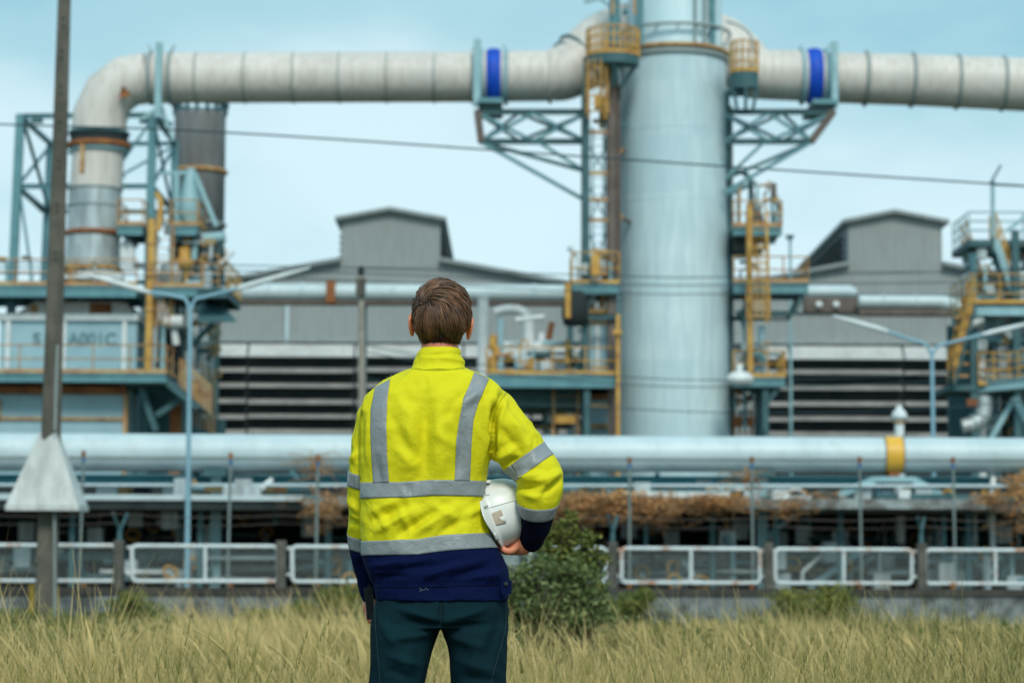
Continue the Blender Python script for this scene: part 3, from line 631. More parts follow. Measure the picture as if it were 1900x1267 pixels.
for q, yy, lab in ((1086, 620, 'dark square column left of the upright filter cabinet'),):
    o = MB().box(X(q - 6), X(q + 2), YP - 1.2, YP - .8, 0, Z(600)).build('column_post', m_dteal); tag(o, lab, 'column')
# white pipes rising from the long platform
pipe_thing('standing_pipe', 'thick white upright pipe just right of the worker head', [(X(896, 95), 95, 0), (X(896, 95), 95, Z(550, 95))], 10 * K(95), m_white, rings=[((X(896, 95), 95, Z(q, 95)), (0, 0, 1), 10.4 * K(95)) for q in (552, 700)])
pipe_thing('gooseneck_pipe', 'white gooseneck pipe bending over above the long platform', smooth_path([(X(918, 94), 94, Z(580, 94)), (X(935, 94), 94, Z(575, 94)), (X(960, 94), 94, Z(575, 94)), (X(974, 94), 94, Z(583, 94)), (X(980, 94), 94, Z(600, 94)), (X(980, 94), 94, Z(640, 94))], 5), 9 * K(94), m_white)
gp = MB().tube([(X(981, 91), 91, Z(700, 91)), (X(981, 91), 91, Z(598, 91))], 10 * K(91), 16).build('capped_vent', m_white); tag(gp, 'white vent stub with a flat cap above the long platform', 'vent')
MB().tube([(X(957, 91), 91, Z(594, 91)), (X(1010, 91), 91, Z(588, 91))], 5.5 * K(91), 12).build('cap', m_white, gp)
pipe_thing('cross_pipe', 'white horizontal pipe behind the yellow handrail of the long platform', [(X(930, 92), 92, Z(639, 92)), (X(1075, 92), 92, Z(639, 92))], 5.5 * K(92), m_white, rings=[((X(q, 92), 92, Z(639, 92)), (1, 0, 0), 6.2 * K(92)) for q in (985, 1020, 1050)])
pipe_thing('blue_pipe', 'pale blue upright pipe beside the gooseneck', [(X(929, 91), 91, Z(705, 91)), (X(929, 91), 91, Z(590, 91))], 6 * K(91), m_lblue)
b = MB(); b.lathe([(0, 0), (.35, 0), (.42, .3), (.3, .55), (.12, .6), (.1, .9), (0, .92)], P(1005, 662, 91), 18); o = b.build('valve', m_white); tag(o, 'stubby white valve body on the cross pipe', 'valve')
b = MB(); b.lathe([(0, 0), (.42, 0), (.42, .7), (.2, .9), (0, .92)], P(1000, 703, 91.2), 18); o = b.build('pump', m_dark); tag(o, 'black pump drum behind the long platform handrail', 'pump')
b = MB(); b.lathe([(0, 0), (.36, 0), (.36, .8), (.1, .95), (0, .96)], P(972, 703, 91), 18); o = b.build('pump', m_lblue); tag(o, 'pale blue pump drum behind the long platform handrail', 'pump')
b = MB(); b.lathe([(0, 0), (.3, 0), (.3, .6), (.1, .75), (0, .76)], P(1015, 703, 90.8), 18); o = b.build('pump', m_white); tag(o, 'small white canister behind the long platform handrail', 'canister')
b = MB(); b.box(X(1030), X(1060), 91, 92, Z(703), Z(668)); o = b.build('motor_box', m_cloth_metal); tag(o, 'grey metal motor box behind the long platform handrail', 'motor box')
o = MB().tube([P(1018, 630, 92), P(1024, 598, 92)], .12, 8).build('rusty_chimney', m_rust); tag(o, 'thin rusty pipe poking up above the cross pipe', 'pipe')
o = MB().tube(smooth_path([P(917, 705, 88.8), P(915, 672, 88.8), P(921, 655, 88.8), P(914, 640, 88.8), P(917, 622, 88.8)], 4), .16, 8).build('yellow_valve_pipe', m_yel); tag(o, 'knobbly yellow pipe at the near end of the long platform', 'pipe')

# ================================================================ left process unit
Yf, Yb = YP, YP * 1.064
ft = empty('frame_tower', (X(160), YP, 0), 'open teal steel frame tower standing round the duct riser', 'steel frame')
c00 = [(20, 640), (38, 213)]; 
def col(a, z0, b_, z1, Y, w_, nm='column', m=m_teal):
    p0 = P(a, z0, Y); p1 = P(b_, z1, Y); k = (0 - p0.z) / (p1.z - p0.z); pg = p0.lerp(p1, k)
    return MB().ibar(pg, p1, w_, w_).build(nm, m, ft)
col(18, 640, 38, 213, Yf, .30); col(272, 640, 284, 212, Yf, .30); col(76, 640, 94, 262, Yb, .26); col(318, 640, 325, 262, Yb, .26)
for (a, c, b_, d, Y_, w_) in ((38, 216, 285, 214, Yf, .18), (31, 346, 281, 346, Yf, .18), (94, 267, 325, 267, Yb, .16), (86, 393, 322, 393, Yb, .16)):
    MB().ibar(P(a, c, Y_), P(b_, d, Y_), w_ * .9, w_).build('cross_beam', m_teal, ft)
for (a, c, d) in ((38, 216, 94), (285, 214, 325)):
    MB().ibar(P(a, c, Yf), P(d, 267, Yb), .16, .18).build('cross_beam', m_teal, ft)
for (a, c, d) in ((31, 346, 86), (281, 346, 322)):
    MB().ibar(P(a, c, Yf), P(d, 393, Yb), .16, .18).build('cross_beam', m_teal, ft)
b = MB()
for (a, c, Ya, d, e_, Yc, w_) in ((42, 220, Yf, 92, 392, Yb, .12), (94, 270, Yb, 34, 344, Yf, .10), (44, 220, Yf, 94, 268, Yb, .14), (38, 350, Yf, 80, 392, Yb, .14),
                      (284, 218, Yf, 320, 392, Yb, .10), (325, 270, Yb, 282, 344, Yf, .10), (92, 268, Yb, 232, 330, Yb, .09), (325, 270, Yb, 190, 345, Yb, .09), (205, 330, Yf, 284, 220, Yf, .09), (36, 350, Yf, 60, 520, Yf, .09)):
    b.bar(P(a, c, Ya), P(d, e_, Yc), w_)
b.build('diagonal_brace', m_teal, ft)
b = MB(); b.bar(P(262, 222, Yf - .1), P(300, 200, Yf - .1), .16); b.bar(P(296, 190, Yf), P(322, 262, Yf), .12); b.bar(P(285, 214, Yf), P(318, 232, Yf + 1), .14); b.build('knee_brace', m_lteal, ft)
for px, py in ((60, 228), (262, 228)): MB().box(X(px - 10), X(px + 10), Yf - .12, Yf - .10 + .2, Z(py + 4), Z(py - 8)).build('gusset', m_dteal, ft)

# duct riser
rz = 53 * K(YP)
ris = empty('duct_riser', (X(181), YP, 0), 'upright cladded duct riser with black joint and rusty rings', 'duct')
def ringpx(px, py, R, r_, m, nm='ring_band', par=ris): return MB().ring(P(px, py, YP), (0, 0, 1), R, r_, 48, 8).build(nm, m, par)
MB().tube([P(184, 268, YP), P(184, 246, YP)], 54 * K(YP), 40).build('black_joint', m_dark, ris)
ringpx(184, 249, 54 * K(YP), .08, m_dteal); ringpx(184, 272, 54 * K(YP), .13, m_rust); ringpx(184, 280, 51 * K(YP), .09, m_lteal)
MB().tube([P(178, 350, YP), P(183, 278, YP)], 48.5 * K(YP), 40).build('upper_section', m_duct, ris)
MB().tube([P(171, 505, YP), P(177, 350, YP)], [50 * K(YP), 49 * K(YP)], 40).build('clad_section', m_cloth_metal, ris)
ringpx(174, 434, 50 * K(YP), .10, m_rust); ringpx(171, 500, 51 * K(YP), .12, m_oldyel); ringpx(177, 352, 49 * K(YP), .05, m_band); ringpx(175, 384, 49.6 * K(YP), .04, m_band)
MB().box(X(165), X(172), YP - 2.65, YP - 2.4, Z(345), Z(292)).build('rusty_strip', m_oldyel, ris)
MB().tube([P(172, 540, YP), P(171, 508, YP)], [60 * K(YP), 56 * K(YP)], 40).build('base_hopper', m_pipe, ris)
b = MB(); b.tube([P(120, 515, YP - 1.2), P(230, 515, YP - 1.2)], 9 * K(YP), 16); b.build('base_header', m_white, ris)
MB().box(X(110), X(225), YP - 1.4, YP + 1.2, Z(537), Z(528)).build('base_gap_shade', m_dark, ris)  # dark box painted as the shade in the gap under the base

# dark tank behind
dt = empty('dark_tank', (X(364, 98), 98, 0), 'dark grey cylindrical tank with a crown ring behind the steel frame', 'tank')
Yt = 98; 
MB().lathe([(0, Z(492, Yt)), (48 * K(Yt), Z(488, Yt)), (48 * K(Yt), Z(222, Yt)), (49.5 * K(Yt), Z(218, Yt)), (49.5 * K(Yt), Z(214, Yt)), (0, Z(214, Yt))], (X(365, Yt), Yt, 0), 48).build('tank_shell', m_dtank, dt)
MB().ring((X(365, Yt), Yt, Z(198, Yt)), (0, 0, 1), 49 * K(Yt), .12, 48, 8).build('crown_ring', m_dteal, dt)
for q in (-.7, .7):
    for y_ in (-1, 1): MB().box(X(365, Yt) + q - .1, X(365, Yt) + q + .1, Yt + y_ - .1, Yt + y_ + .1, 0, Z(490, Yt)).build('tank_leg', m_dteal, dt)
b = MB()
for i in range(16):
    t = 2 * PI * i / 16; p = Vector((X(365, Yt) + math.cos(t) * 48.5 * K(Yt), Yt + math.sin(t) * 48.5 * K(Yt), Z(216, Yt))); b.bar(p, (p.x, p.y, Z(198, Yt)), .14)
b.build('crown_post', m_dteal, dt)
MB().ring((X(365, Yt), Yt, Z(322, Yt)), (0, 0, 1), 49 * K(Yt), .1, 48, 8).build('hoop', m_oldyel, dt)
MB().ring((X(365, Yt), Yt, Z(420, Yt)), (0, 0, 1), 49 * K(Yt), .08, 48, 8).build('hoop', m_band, dt)
# tripod hopper beside the tank
tp = empty('hopper_stand', (X(345), YP, Z(430)), 'pale tapered hopper frame standing before the dark tank', 'hopper frame')
b = MB(); b.bar(P(300, 322, YP), P(362, 320, YP), .14); b.tube([P(327, 320, YP), P(327, 430, YP)], .14, 8); b.bar(P(362, 322, YP), P(402, 420, YP), .16); b.bar(P(350, 322, YP), P(334, 420, YP), .14); b.build('frame_leg', m_lteal, tp)
MB().lathe([(.35, 0), (.55, .5), (.45, 1.0), (.22, 2.0), (.18, 2.2)], P(352, 420, YP), 4).build('cone', m_lteal, tp)
MB().box(X(330), X(376), YP - .9, YP + .6, Z(426), Z(421)).build('yellow_rim', m_yel, tp)
for k, (a, c, zt, lab) in enumerate(((226, 272, 431, 'narrow high platform between duct riser and frame column'), (322, 372, 431, 'high platform under the pale hopper frame'))):
    platform(lab, X(a), X(c), Z(zt), YP - 1.5, YP + .8, .34, .95, rails='LFR', sp=.9, m_rail=m_oldyel, brackets=((X(a + 3), Z(zt + 8), X(a + 20), Z(zt + 26)),))
b = MB(); b.box(X(330), X(374), YP - .8, YP + 1, Z(482), Z(441)); o = b.build('equipment_box', m_dark); tag(o, 'dark machinery housing below the hopper frame platform', 'equipment box')
b = MB(); b.prism([(X(374), Z(485)), (X(400), Z(470)), (X(406), Z(446)), (X(374), Z(441))], YP - .5, YP + .8); o = b.build('chute', m_dtank); tag(o, 'dark sloping chute next to the machinery housing', 'chute')
MB().tube([P(372, 444, YP - .7), P(418, 440, YP - .7)], .22, 10).build('chute_pipe', m_lteal, o)
MB().tube([P(360, 482, YP - 1), P(362, 445, YP - 1)], .12, 8).build('downpipe', m_lteal, o)
o = pipe_thing('vent_pipe', 'small white gooseneck vent by the duct riser', smooth_path([P(231, 500, YP - 1), P(230, 462, YP - 1), P(235, 452, YP - 1), P(243, 462, YP - 1), P(241, 500, YP - 1)], 4), .16, m_white)
yp = MB().tube([(X(292), YP - 2.2, Z(700)), (X(294), YP - 2.2, Z(425))], 7 * K(YP), 16).build('yellow_pipe', m_yel); tag(yp, 'thick upright yellow pipe rising past three platforms', 'pipe')
MB().tube(smooth_path([P(294, 428, YP - 2.2), P(297, 400, YP - 2.2), P(298, 375, YP - 2.2), P(290, 358, YP - 2.2)], 4), .10, 8).build('bent_tip', m_yel, yp)
for q in (470, 530, 590, 650): MB().ring((X(292.5), YP - 2.2, Z(q)), (0, 0, 1), 7.2 * K(YP), .05, 20, 6).build('pipe_collar', m_oldyel, yp)
ladder('yellow caged ladder beside the thick yellow pipe', X(314), YP - 1.6, Z(620), Z(435), .6, (Z(615), Z(545)), cage_r=.4, m=m_oldyel)
# upper walkway
platform('upper walkway along the vessel, with teal edge beam', X(-60), X(270), Z(546), YP - 2.4, YP + 1, .40, .95, rails='F', sp=2.0, m_rail=m_oldyel)
platform('upper landing by the caged ladder', X(300), X(390), Z(548), YP - 2.4, YP + 1, .34, .95, rails='F', sp=1.0, m_rail=m_oldyel)
# cantilever landing seen from below
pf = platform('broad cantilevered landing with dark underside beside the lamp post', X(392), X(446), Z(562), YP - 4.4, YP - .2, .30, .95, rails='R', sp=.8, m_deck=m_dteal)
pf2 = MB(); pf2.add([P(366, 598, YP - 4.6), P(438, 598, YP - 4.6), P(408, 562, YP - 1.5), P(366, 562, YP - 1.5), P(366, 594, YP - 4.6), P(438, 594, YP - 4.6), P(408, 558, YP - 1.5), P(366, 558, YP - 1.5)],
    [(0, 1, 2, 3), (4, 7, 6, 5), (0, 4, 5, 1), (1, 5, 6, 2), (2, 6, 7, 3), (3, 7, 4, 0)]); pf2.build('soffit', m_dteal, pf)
b = MB(); b.bar(P(395, 600, YP - 3), P(355, 640, YP - 2), .16); b.build('bracket', m_dteal, pf)
for q, t_, lab in ((12, 488, 'small yellow headed stand at the far left walkway'), (57, 486, 'short dark topped stand on the upper walkway'),):
    o = MB().tube([P(q, 545, YP - 1), P(q, t_, YP - 1)], .07, 6).build('instrument_stand', m_lteal); tag(o, lab, 'stand'); MB().box(X(q - 7), X(q + 7), YP - 1.3, YP - .8, Z(t_ + 6), Z(t_)).build('head', m_dteal if q > 20 else m_yel, o)
# equipment on the upper landing
o = pipe_thing('header_pipe', 'pale blue header pipe on the upper landing', [P(330, 515, YP - .5), P(405, 512, YP - .5)], 8 * K(YP), m_lblue)
o = MB().lathe([(0, 0), (.3, 0), (.38, .25), (.2, .5), (.22, .8), (0, .82)], P(342, 500, YP - 1), 16).build('valve', m_yel); tag(o, 'yellow valve above the pale header pipe', 'valve')
o = MB().lathe([(0, 0), (.4, .1), (.45, .5), (.4, .9), (0, 1.0)], P(318, 535, YP - 1), 16).build('filter_pot', m_cloth_metal); tag(o, 'round metal filter pot beside the yellow pipe', 'filter')
o = MB().box(X(335), X(400), YP - 1, YP + .5, Z(548), Z(528)).build('pump_skid', m_dteal); tag(o, 'dark pump skid on the upper landing', 'pump skid')
MB().tube([P(345, 535, YP - 1.2), P(372, 535, YP - 1.2)], .3, 12).build('motor', m_lblue, o)
o = MB().box(X(378), X(412), YP - 1, YP + .8, Z(540), Z(490)).build('pipe_rack_frame', m_oldyel); 
D.objects.remove(o)
cg = empty('guard_rail', (X(395), YP, Z(548)), 'tall pale guard rail at the edge of the upper landing', 'guard rail')
rail(cg, [(X(378), YP - 1, Z(546)), (X(410), YP - 1, Z(546))], 1.3, 3, .8, m_oldyel, r=.03, kick=False)

# rectangular vessel with lettering
vs_ = empty('process_vessel', (X(150), YP, Z(706)), 'pale blue rectangular vessel lettered A001C behind the yellow handrail', 'vessel')
MB().box(X(17), X(266), YP - 1.6, YP + 2, Z(706), Z(604)).build('vessel_body', m_lblue, vs_)
MB().box(X(13), X(269), YP - 1.75, YP + 2.1, Z(606), Z(594)).build('vessel_lid', m_white, vs_)
b = MB()
for q in (28, 130, 240): b.box(X(q), X(q + 8), YP - 1.72, YP - 1.6, Z(705), Z(607))
b.build('stiffener', m_white, vs_)
b = MB(); b.prism([(X(34), Z(595)), (X(258), Z(595)), (X(244), Z(572)), (X(228), Z(569)), (X(75), Z(569))], YP - 1.2, YP + 1.6); hd = b.build('hood', m_duct, vs_)
MB().box(X(176), X(216), YP - 1.24, YP - 1.2, Z(594), Z(572)).build('rust_plate', m_rust, hd); MB().box(X(66), X(80), YP - 1.24, YP - 1.2, Z(594), Z(575)).build('rust_plate', m_oldyel, hd)
m_ink = mat('lettering_dark_teal', (.14, .27, .31), None, .7)
for s, px, wpx in (('S', 68, 12), ('A001C', 171, 88)):
    fc = D.curves.new('lettering', 'FONT'); fc.body = s; fc.size = .62; fc.align_x = 'CENTER'; fc.align_y = 'CENTER'; fc.extrude = .01; fc.offset = .02
    fo = D.objects.new('lettering', fc); C.objects.link(fo); fo.location = P(px, 630, YP - 1.63); fo.rotation_euler = (PI / 2, 0, 0)
    dg = bpy.context.evaluated_depsgraph_get(); me = D.meshes.new_from_object(fo.evaluated_get(dg))
    mo = D.objects.new('lettering', me); C.objects.link(mo); mw = Matrix.Translation(fo.location) @ Matrix.Rotation(PI / 2, 4, 'X')
    me.transform(mw); me.materials.clear(); me.materials.append(m_ink); mo.parent = vs_; mo.matrix_parent_inverse = Matrix.Translation(-vs_.location)
    D.objects.remove(fo)
# lower walkway and casing
lw = platform('lower walkway with ochre handrail in front of the lettered vessel', X(-60), X(334), Z(708), YP - 3.4, YP + 1, .30, 1.0, rails='FR', sp=1.32 * 1.0, m_rail=m_oldyel, m_deck=m_teal)
b = MB(); b.prism([(X(250), Z(716)), (X(334), Z(716)), (X(392), Z(768)), (X(386), Z(772)), (X(330), Z(728)), (X(250), Z(728))], YP - 3.2, YP - .5)
st = b.build('stair_flight', m_dteal); tag(st, 'dark stair flight descending from the lower walkway to the louvred shed', 'stairs')
b = MB()
for i in range(10):
    t = i / 9; a = P(334 + 56 * t, 716 + 52 * t, YP - 3.3); b.bar(a, a + Vector((0, 0, 1.0)), .06)
for h in (.5, 1.0): b.bar(P(334, 716, YP - 3.3) + Vector((0, 0, h)), P(392, 770, YP - 3.3) + Vector((0, 0, h)), .06)
b.build('railing', m_oldyel, st)
b = MB()
for i in range(7):
    a = P(356 + 7 * i, 712 + 3 * i, YP - .5); b.bar(a - Vector((0, 0, 1.5)), a + Vector((0, 0, .9)), .05)
b.build('railing', m_oldyel, st)
b = MB(); b.bar(P(290, 770, YP - 2.5), P(345, 735, YP - 2.5), .2); b.bar(P(262, 720, YP - 2.5), P(290, 800, YP - 2.5), .22); b.build('support_strut', m_dteal, st)
o = MB().box(X(10), X(252), YP - 2.2, YP + 1.5, 0, Z(732)).build('casing_wall', m_lblue); tag(o, 'pale blue casing wall with rusty top beam below the lower walkway', 'casing')
MB().box(X(8), X(254), YP - 2.5, YP - 2.2, Z(742), Z(728)).build('rusty_beam', m_rust, o)
b = MB(); b.box(X(12), X(252), YP - 2.3, YP - 2.2, Z(789), Z(784)); b.box(X(20), X(28), YP - 2.3, YP - 2.2, Z(790), Z(752)); b.box(X(250), X(257), YP - 2.35, YP - 2.2, 0, Z(740)); b.build('rusty_stiffener', m_oldyel, o)
b = MB(); b.box(X(-60), X(10), YP - 1, YP + 1, 0, Z(722)); o = b.build('dark_column', m_dark); tag(o, 'dark column at the left end of the casing wall', 'column')
b = MB(); b.box(X(234), X(360), YP + 1.5, YP + 3, 0, Z(718)); b.box(X(350), X(398), YP + 3, YP + 4, 0, Z(770)); o = b.build('machine_house', m_dteal); tag(o, 'dark teal machine house under the stair flight', 'machine house')
MB().box(X(326), X(345), YP - 1.2, YP - .8, 0, Z(750)).build('rusty_post', m_rust, o)
o = MB().tube([P(303, 597, YP - 1.8), P(340, 597, YP - 1.8)], .24, 12).build('lamp_tube', m_white); tag(o, 'short white horizontal cylinder hung beside the yellow pipe', 'cylinder')
MB().tube([P(303, 597, YP - 1.8), P(301, 690, YP - 1.8)], .09, 8).build('drop_pipe', m_lteal, o); MB().tube([P(322, 602, YP - 1.6), P(327, 640, YP - 1.6)], .14, 8).build('elbow_pipe', m_white, o)
o = MB().box(X(300), X(336), YP - 1, YP + .5, Z(700), Z(604)).build('dark_cabinet', m_dark); tag(o, 'dark cabinet standing behind the end of the lower walkway handrail', 'cabinet')
MB().box(X(306), X(328), YP - 1.15, YP - 1, Z(613), Z(605)).build('yellow_top', m_yel, o)

# small pipework, trays and hand valves that crowd the structures (parts of the thing they are fixed to)
def clutter(parent, x0, x1, zt, zb, y, n, seed, mats=None, r=(.04, .11)):
    g_ = np.random.default_rng(seed); mats = mats or [m_lteal, m_teal, m_white, m_yel, m_dteal, m_oldyel, m_cloth_metal]
    for i in range(n):
        xa = g_.uniform(x0, x1); za = g_.uniform(zb, zt); yy = y + g_.uniform(-.3, 1.4); rr_ = g_.uniform(*r); m = mats[int(g_.integers(len(mats)))]
        if g_.uniform() < .5: p = [(xa, yy, zb if g_.uniform() < .5 else za - g_.uniform(.5, 1.5)), (xa, yy, za)]
        else: p = [(xa, yy, za), (min(x1, xa + g_.uniform(.5, 1.8)), yy, za)]
        if g_.uniform() < .6: p.append((p[-1][0] + g_.uniform(-.5, .5), p[-1][1] + g_.uniform(0, .5), p[-1][2] + g_.uniform(-.5, .5)))
        MB().tube(p, rr_, 8).build('small_pipe', m, parent)
        if g_.uniform() < .45: MB().ring(p[1], (g_.uniform(-1, 1), 1, g_.uniform(-1, 1)), .14, .03, 16, 5).build('hand_wheel', m_yel, parent)
        elif g_.uniform() < .5: c = Vector(p[0]); MB().box(c.x - .16, c.x + .16, yy - .3, yy + .1, c.z - .2, c.z + .2).build('junction_box', m_cloth_metal, parent)
clutter(ft, X(296), X(412), Z(440), Z(545), YP - 1, 26, 5)
clutter(ft, X(225), X(320), Z(330), Z(430), YP + 2, 7, 6, r=(.03, .07))
clutter(ft, X(296), X(400), Z(560), Z(700), YP - .5, 16, 8)
clutter(ft, X(100), X(280), Z(495), Z(545), YP - 1.5, 12, 9)
clutter(lp, X(912), X(1080), Z(640), Z(705), YP - 1.5, 16, 10)
clutter(lp, X(915), X(1085), Z(725), Z(800), YP - .5, 14, 11, [m_dteal, m_teal, m_oldyel, m_dtank])
clutter(lt, X(1060), X(1136), Z(480), Z(540), YP - 2.2, 12, 12)
clutter(lt, X(1070), X(1092), Z(560), Z(700), YP - 2, 8, 13)
clutter(lt, X(1090), X(1140), Z(140), Z(245), YP - 1.4, 8, 14)
clutter(lt, X(1132), X(1146), Z(-40), Z(520), YP - 1.8, 10, 24, [m_dteal, m_brown, m_teal], r=(.06, .12))
clutter(stack, X(1354), X(1380), Z(440), Z(800), YP - .8, 18, 15, [m_dteal, m_teal, m_lteal, m_rust])
clutter(stack, X(1354), X(1435), Z(345), Z(430), YP - 1.4, 9, 16, r=(.03, .07))
clutter(stack, X(1354), X(1438), Z(640), Z(702), YP - 1.8, 10, 17)
# ================================================================ stair tower at the right edge
Yr = 86.0
rt = empty('stair_tower', (X(1850, Yr), Yr, 0), 'teal and ochre stair tower at the right edge of the plant', 'stair tower')
def XR(q): return X(q, Yr)
def ZR(q): return Z(q, Yr)
for q, yy, top in ((1806, 0, 560), (1886, 0, 440), (1930, 0, 440), (1850, 3.5, 560), (1925, 3.5, 400)):
    b = MB(); b.ibar((XR(q), Yr + yy, 0), (XR(q), Yr + yy, ZR(top)), .26, .26); b.build('column', m_dteal, rt)
b = MB(); b.bar((XR(1880), Yr, ZR(735)), (XR(1935), Yr, ZR(835)), .28); b.bar((XR(1880), Yr, ZR(735)), (XR(1830), Yr, ZR(820)), .18)
b.bar((XR(1840), Yr + 1, ZR(575)), (XR(1930), Yr + 1, ZR(690)), .2); b.bar((XR(1872), Yr, ZR(425)), (XR(1930), Yr, ZR(380)), .14); b.build('diagonal_brace', m_lteal, rt)
for q in (-.5, 3.5): MB().ibar((XR(1800), Yr + q, ZR(574)), (XR(1960), Yr + q, ZR(574)), .2, .42).build('floor_beam', m_lteal, rt)
MB().box(XR(1798), XR(1960), Yr - .6, Yr + 3.6, ZR(566), ZR(563)).build('floor_plate', m_teal, rt)
rail(rt, [(XR(1798), Yr + 3.4, ZR(563)), (XR(1798), Yr - .6, ZR(563)), (XR(1955), Yr - .6, ZR(563))], 1.05, 2, .9, m_yel)
b = MB(); b.ibar((XR(1812), Yr, ZR(716)), (XR(1960), Yr - 2.2, ZR(706)), .2, .36); b.build('floor_beam', m_lteal, rt)
b = MB(); b.prism([(XR(1756), ZR(722)), (XR(1960), ZR(722)), (XR(1960), ZR(712)), (XR(1756), ZR(712))], Yr - .2, Yr + 3.0); b.build('floor_plate', m_dteal, rt)
rail(rt, [(XR(1812), Yr - .3, ZR(712)), (XR(1868), Yr - .3, ZR(712)), (XR(1880), Yr - .8, ZR(712)), (XR(1960), Yr - 2.2, ZR(706))], 1.15, 3, .55, m_yel)
def stairs(a, c, wy, n, parent, m_s, m_r, two=True, rh=1.0):
    a = Vector(a); c = Vector(c); b = MB()
    for s in ((0, 1) if two else (0,)):
        o_ = Vector((0, wy * s, 0)); b.bar(a + o_, c + o_, .07, .26)
    for i in range(1, n): p = a.lerp(c, i / n); b.box(p.x - .13, p.x + .13, p.y, p.y + wy, p.z - .02, p.z + .02)
    f = b.build('stair_flight', m_s, parent)
    b = MB()
    for s in (0, 1):
        o_ = Vector((0, wy * s, 0))
        for h in (rh * .5, rh): b.tube([a + o_ + Vector((0, 0, h)), c + o_ + Vector((0, 0, h))], .035, 6)
        for i in range(0, n + 1, 2): p = a.lerp(c, i / n) + o_; b.tube([p, p + Vector((0, 0, rh))], .03, 6)
    b.build('railing', m_r, f); return f
stairs((XR(1762), Yr - .8, ZR(712)), (XR(1803), Yr - .8, ZR(566)), 1.2, 12, rt, m_dteal, m_yel)
stairs((XR(1776), Yr + .6, ZR(712)), (XR(1806), Yr + .6, ZR(590)), 1.0, 10, rt, m_teal, m_oldyel)
stairs((XR(1812), Yr + 1.8, ZR(440)), (XR(1848), Yr + 1.8, ZR(563)), 1.0, 10, rt, m_lteal, m_oldyel)
stairs((XR(1852), Yr + .2, ZR(440)), (XR(1893), Yr + .2, ZR(563)), 1.0, 10, rt, m_lteal, m_yel)
MB().box(XR(1802), XR(1960), Yr + .2, Yr + 3.6, ZR(452), ZR(440)).build('floor_plate', m_dteal, rt)
rail(rt, [(XR(1803), Yr + 3.4, ZR(440)), (XR(1803), Yr + .2, ZR(440)), (XR(1955), Yr + .2, ZR(440))], 1.0, 2, .9, m_lteal, r=.03, kick=False)
b = MB()
for i in range(6): z = ZR(712) + (.32 + i * .42); b.box(XR(1772), XR(1808), Yr + .1, Yr + .4, z, z + .09)
b.build('step_grille', m_oldyel, rt)
pipe_thing('standing_pipe', 'white upright pipe inside the stair tower', [(XR(1829), Yr + 1, 2), (XR(1829), Yr + 1, ZR(560))], 9 * K(Yr), m_white)
pipe_thing('standing_pipe', 'pale blue upright pipe inside the stair tower, beside the white one', [(XR(1852), Yr + 1.4, 2), (XR(1852), Yr + 1.4, ZR(560))], 6 * K(Yr), m_lblue)
pipe_thing('standing_pipe', 'thin teal upright pipe deepest in the stair tower', [(XR(1870), Yr + 2, 2), (XR(1870), Yr + 2, ZR(560))], 4 * K(Yr), m_teal)
o = MB().lathe([(0, 0), (.3, .05), (.4, .4), (.4, 1.0), (.25, 1.3), (0, 1.35)], (XR(1822), Yr + 2, ZR(560)), 20).build('vent_drum', m_white); tag(o, 'white drum on the middle floor of the stair tower', 'drum')
o = MB().tube([P(1795, 604, Yr - .3), P(1823, 590, Yr - .3)], .18, 10).build('floodlight', m_white); tag(o, 'small white floodlight tube slanting before the stair tower', 'floodlight')
MB().box(XR(1896), XR(1960), Yr + 3.4, Yr + 4, 0, ZR(700)).build('dark_panel', m_dark, rt)
MB().box(XR(1806), XR(1900), Yr + 5, Yr + 5.3, 0, ZR(575)).build('back_panel', m_dteal, rt)
o = pipe_thing('elbow_pipe', 'grey insulated elbow pipe curving out below the stair tower', smooth_path([P(1826, 735, Yr), P(1826, 752, Yr), P(1822, 774, Yr), P(1806, 786, Yr), P(1786, 792, Yr)], 5), 14 * K(Yr), m_cloth_metal, rings=[(P(1823, 770, Yr), (.5, 0, 1), 14.5 * K(Yr)), (P(1808, 784, Yr), (1, 0, .6), 14.5 * K(Yr))])
o = MB().box(XR(1790), XR(1808), Yr - .4, Yr - .1, ZR(752), ZR(738)).build('rusty_bracket', m_rust); tag(o, 'rusty bracket above the insulated elbow pipe', 'bracket')
clutter(rt, XR(1806), XR(1935), ZR(460), ZR(560), Yr + .5, 26, 31)
clutter(rt, XR(1806), XR(1935), ZR(580), ZR(705), Yr + .3, 26, 32)
clutter(rt, XR(1812), XR(1935), ZR(725), ZR(810), Yr + 1, 14, 33, [m_dteal, m_teal, m_lteal])
# mast with tilted head, distant lamp
o = MB().tube([P(1842, 445, 84), P(1842, 335, 84)], .075, 8).build('mast', m_lteal); tag(o, 'slim pale mast with a tilted head above the stair tower', 'mast')
MB().box(P(1842, 440, 84).x - .04, P(1842, 440, 84).x + .04, 83.9, 84.1, 12, P(1842, 440, 84).z).build('mast_foot', m_dteal, o)
MB().bar(P(1838, 340, 84), P(1857, 307, 84), .16, .06).build('head', m_wire, o)
o = MB().tube([(X(1466, 120), 120, 0), P(1466, 438, 120)], .07, 8).build('lamp_post', m_lteal); tag(o, 'distant slim lamp post between the outer platforms and right shed', 'lamp post')
MB().box(X(1460, 120), X(1473, 120), 119.7, 120.2, Z(441, 120), Z(435, 120)).build('lamp_head', m_dteal, o)

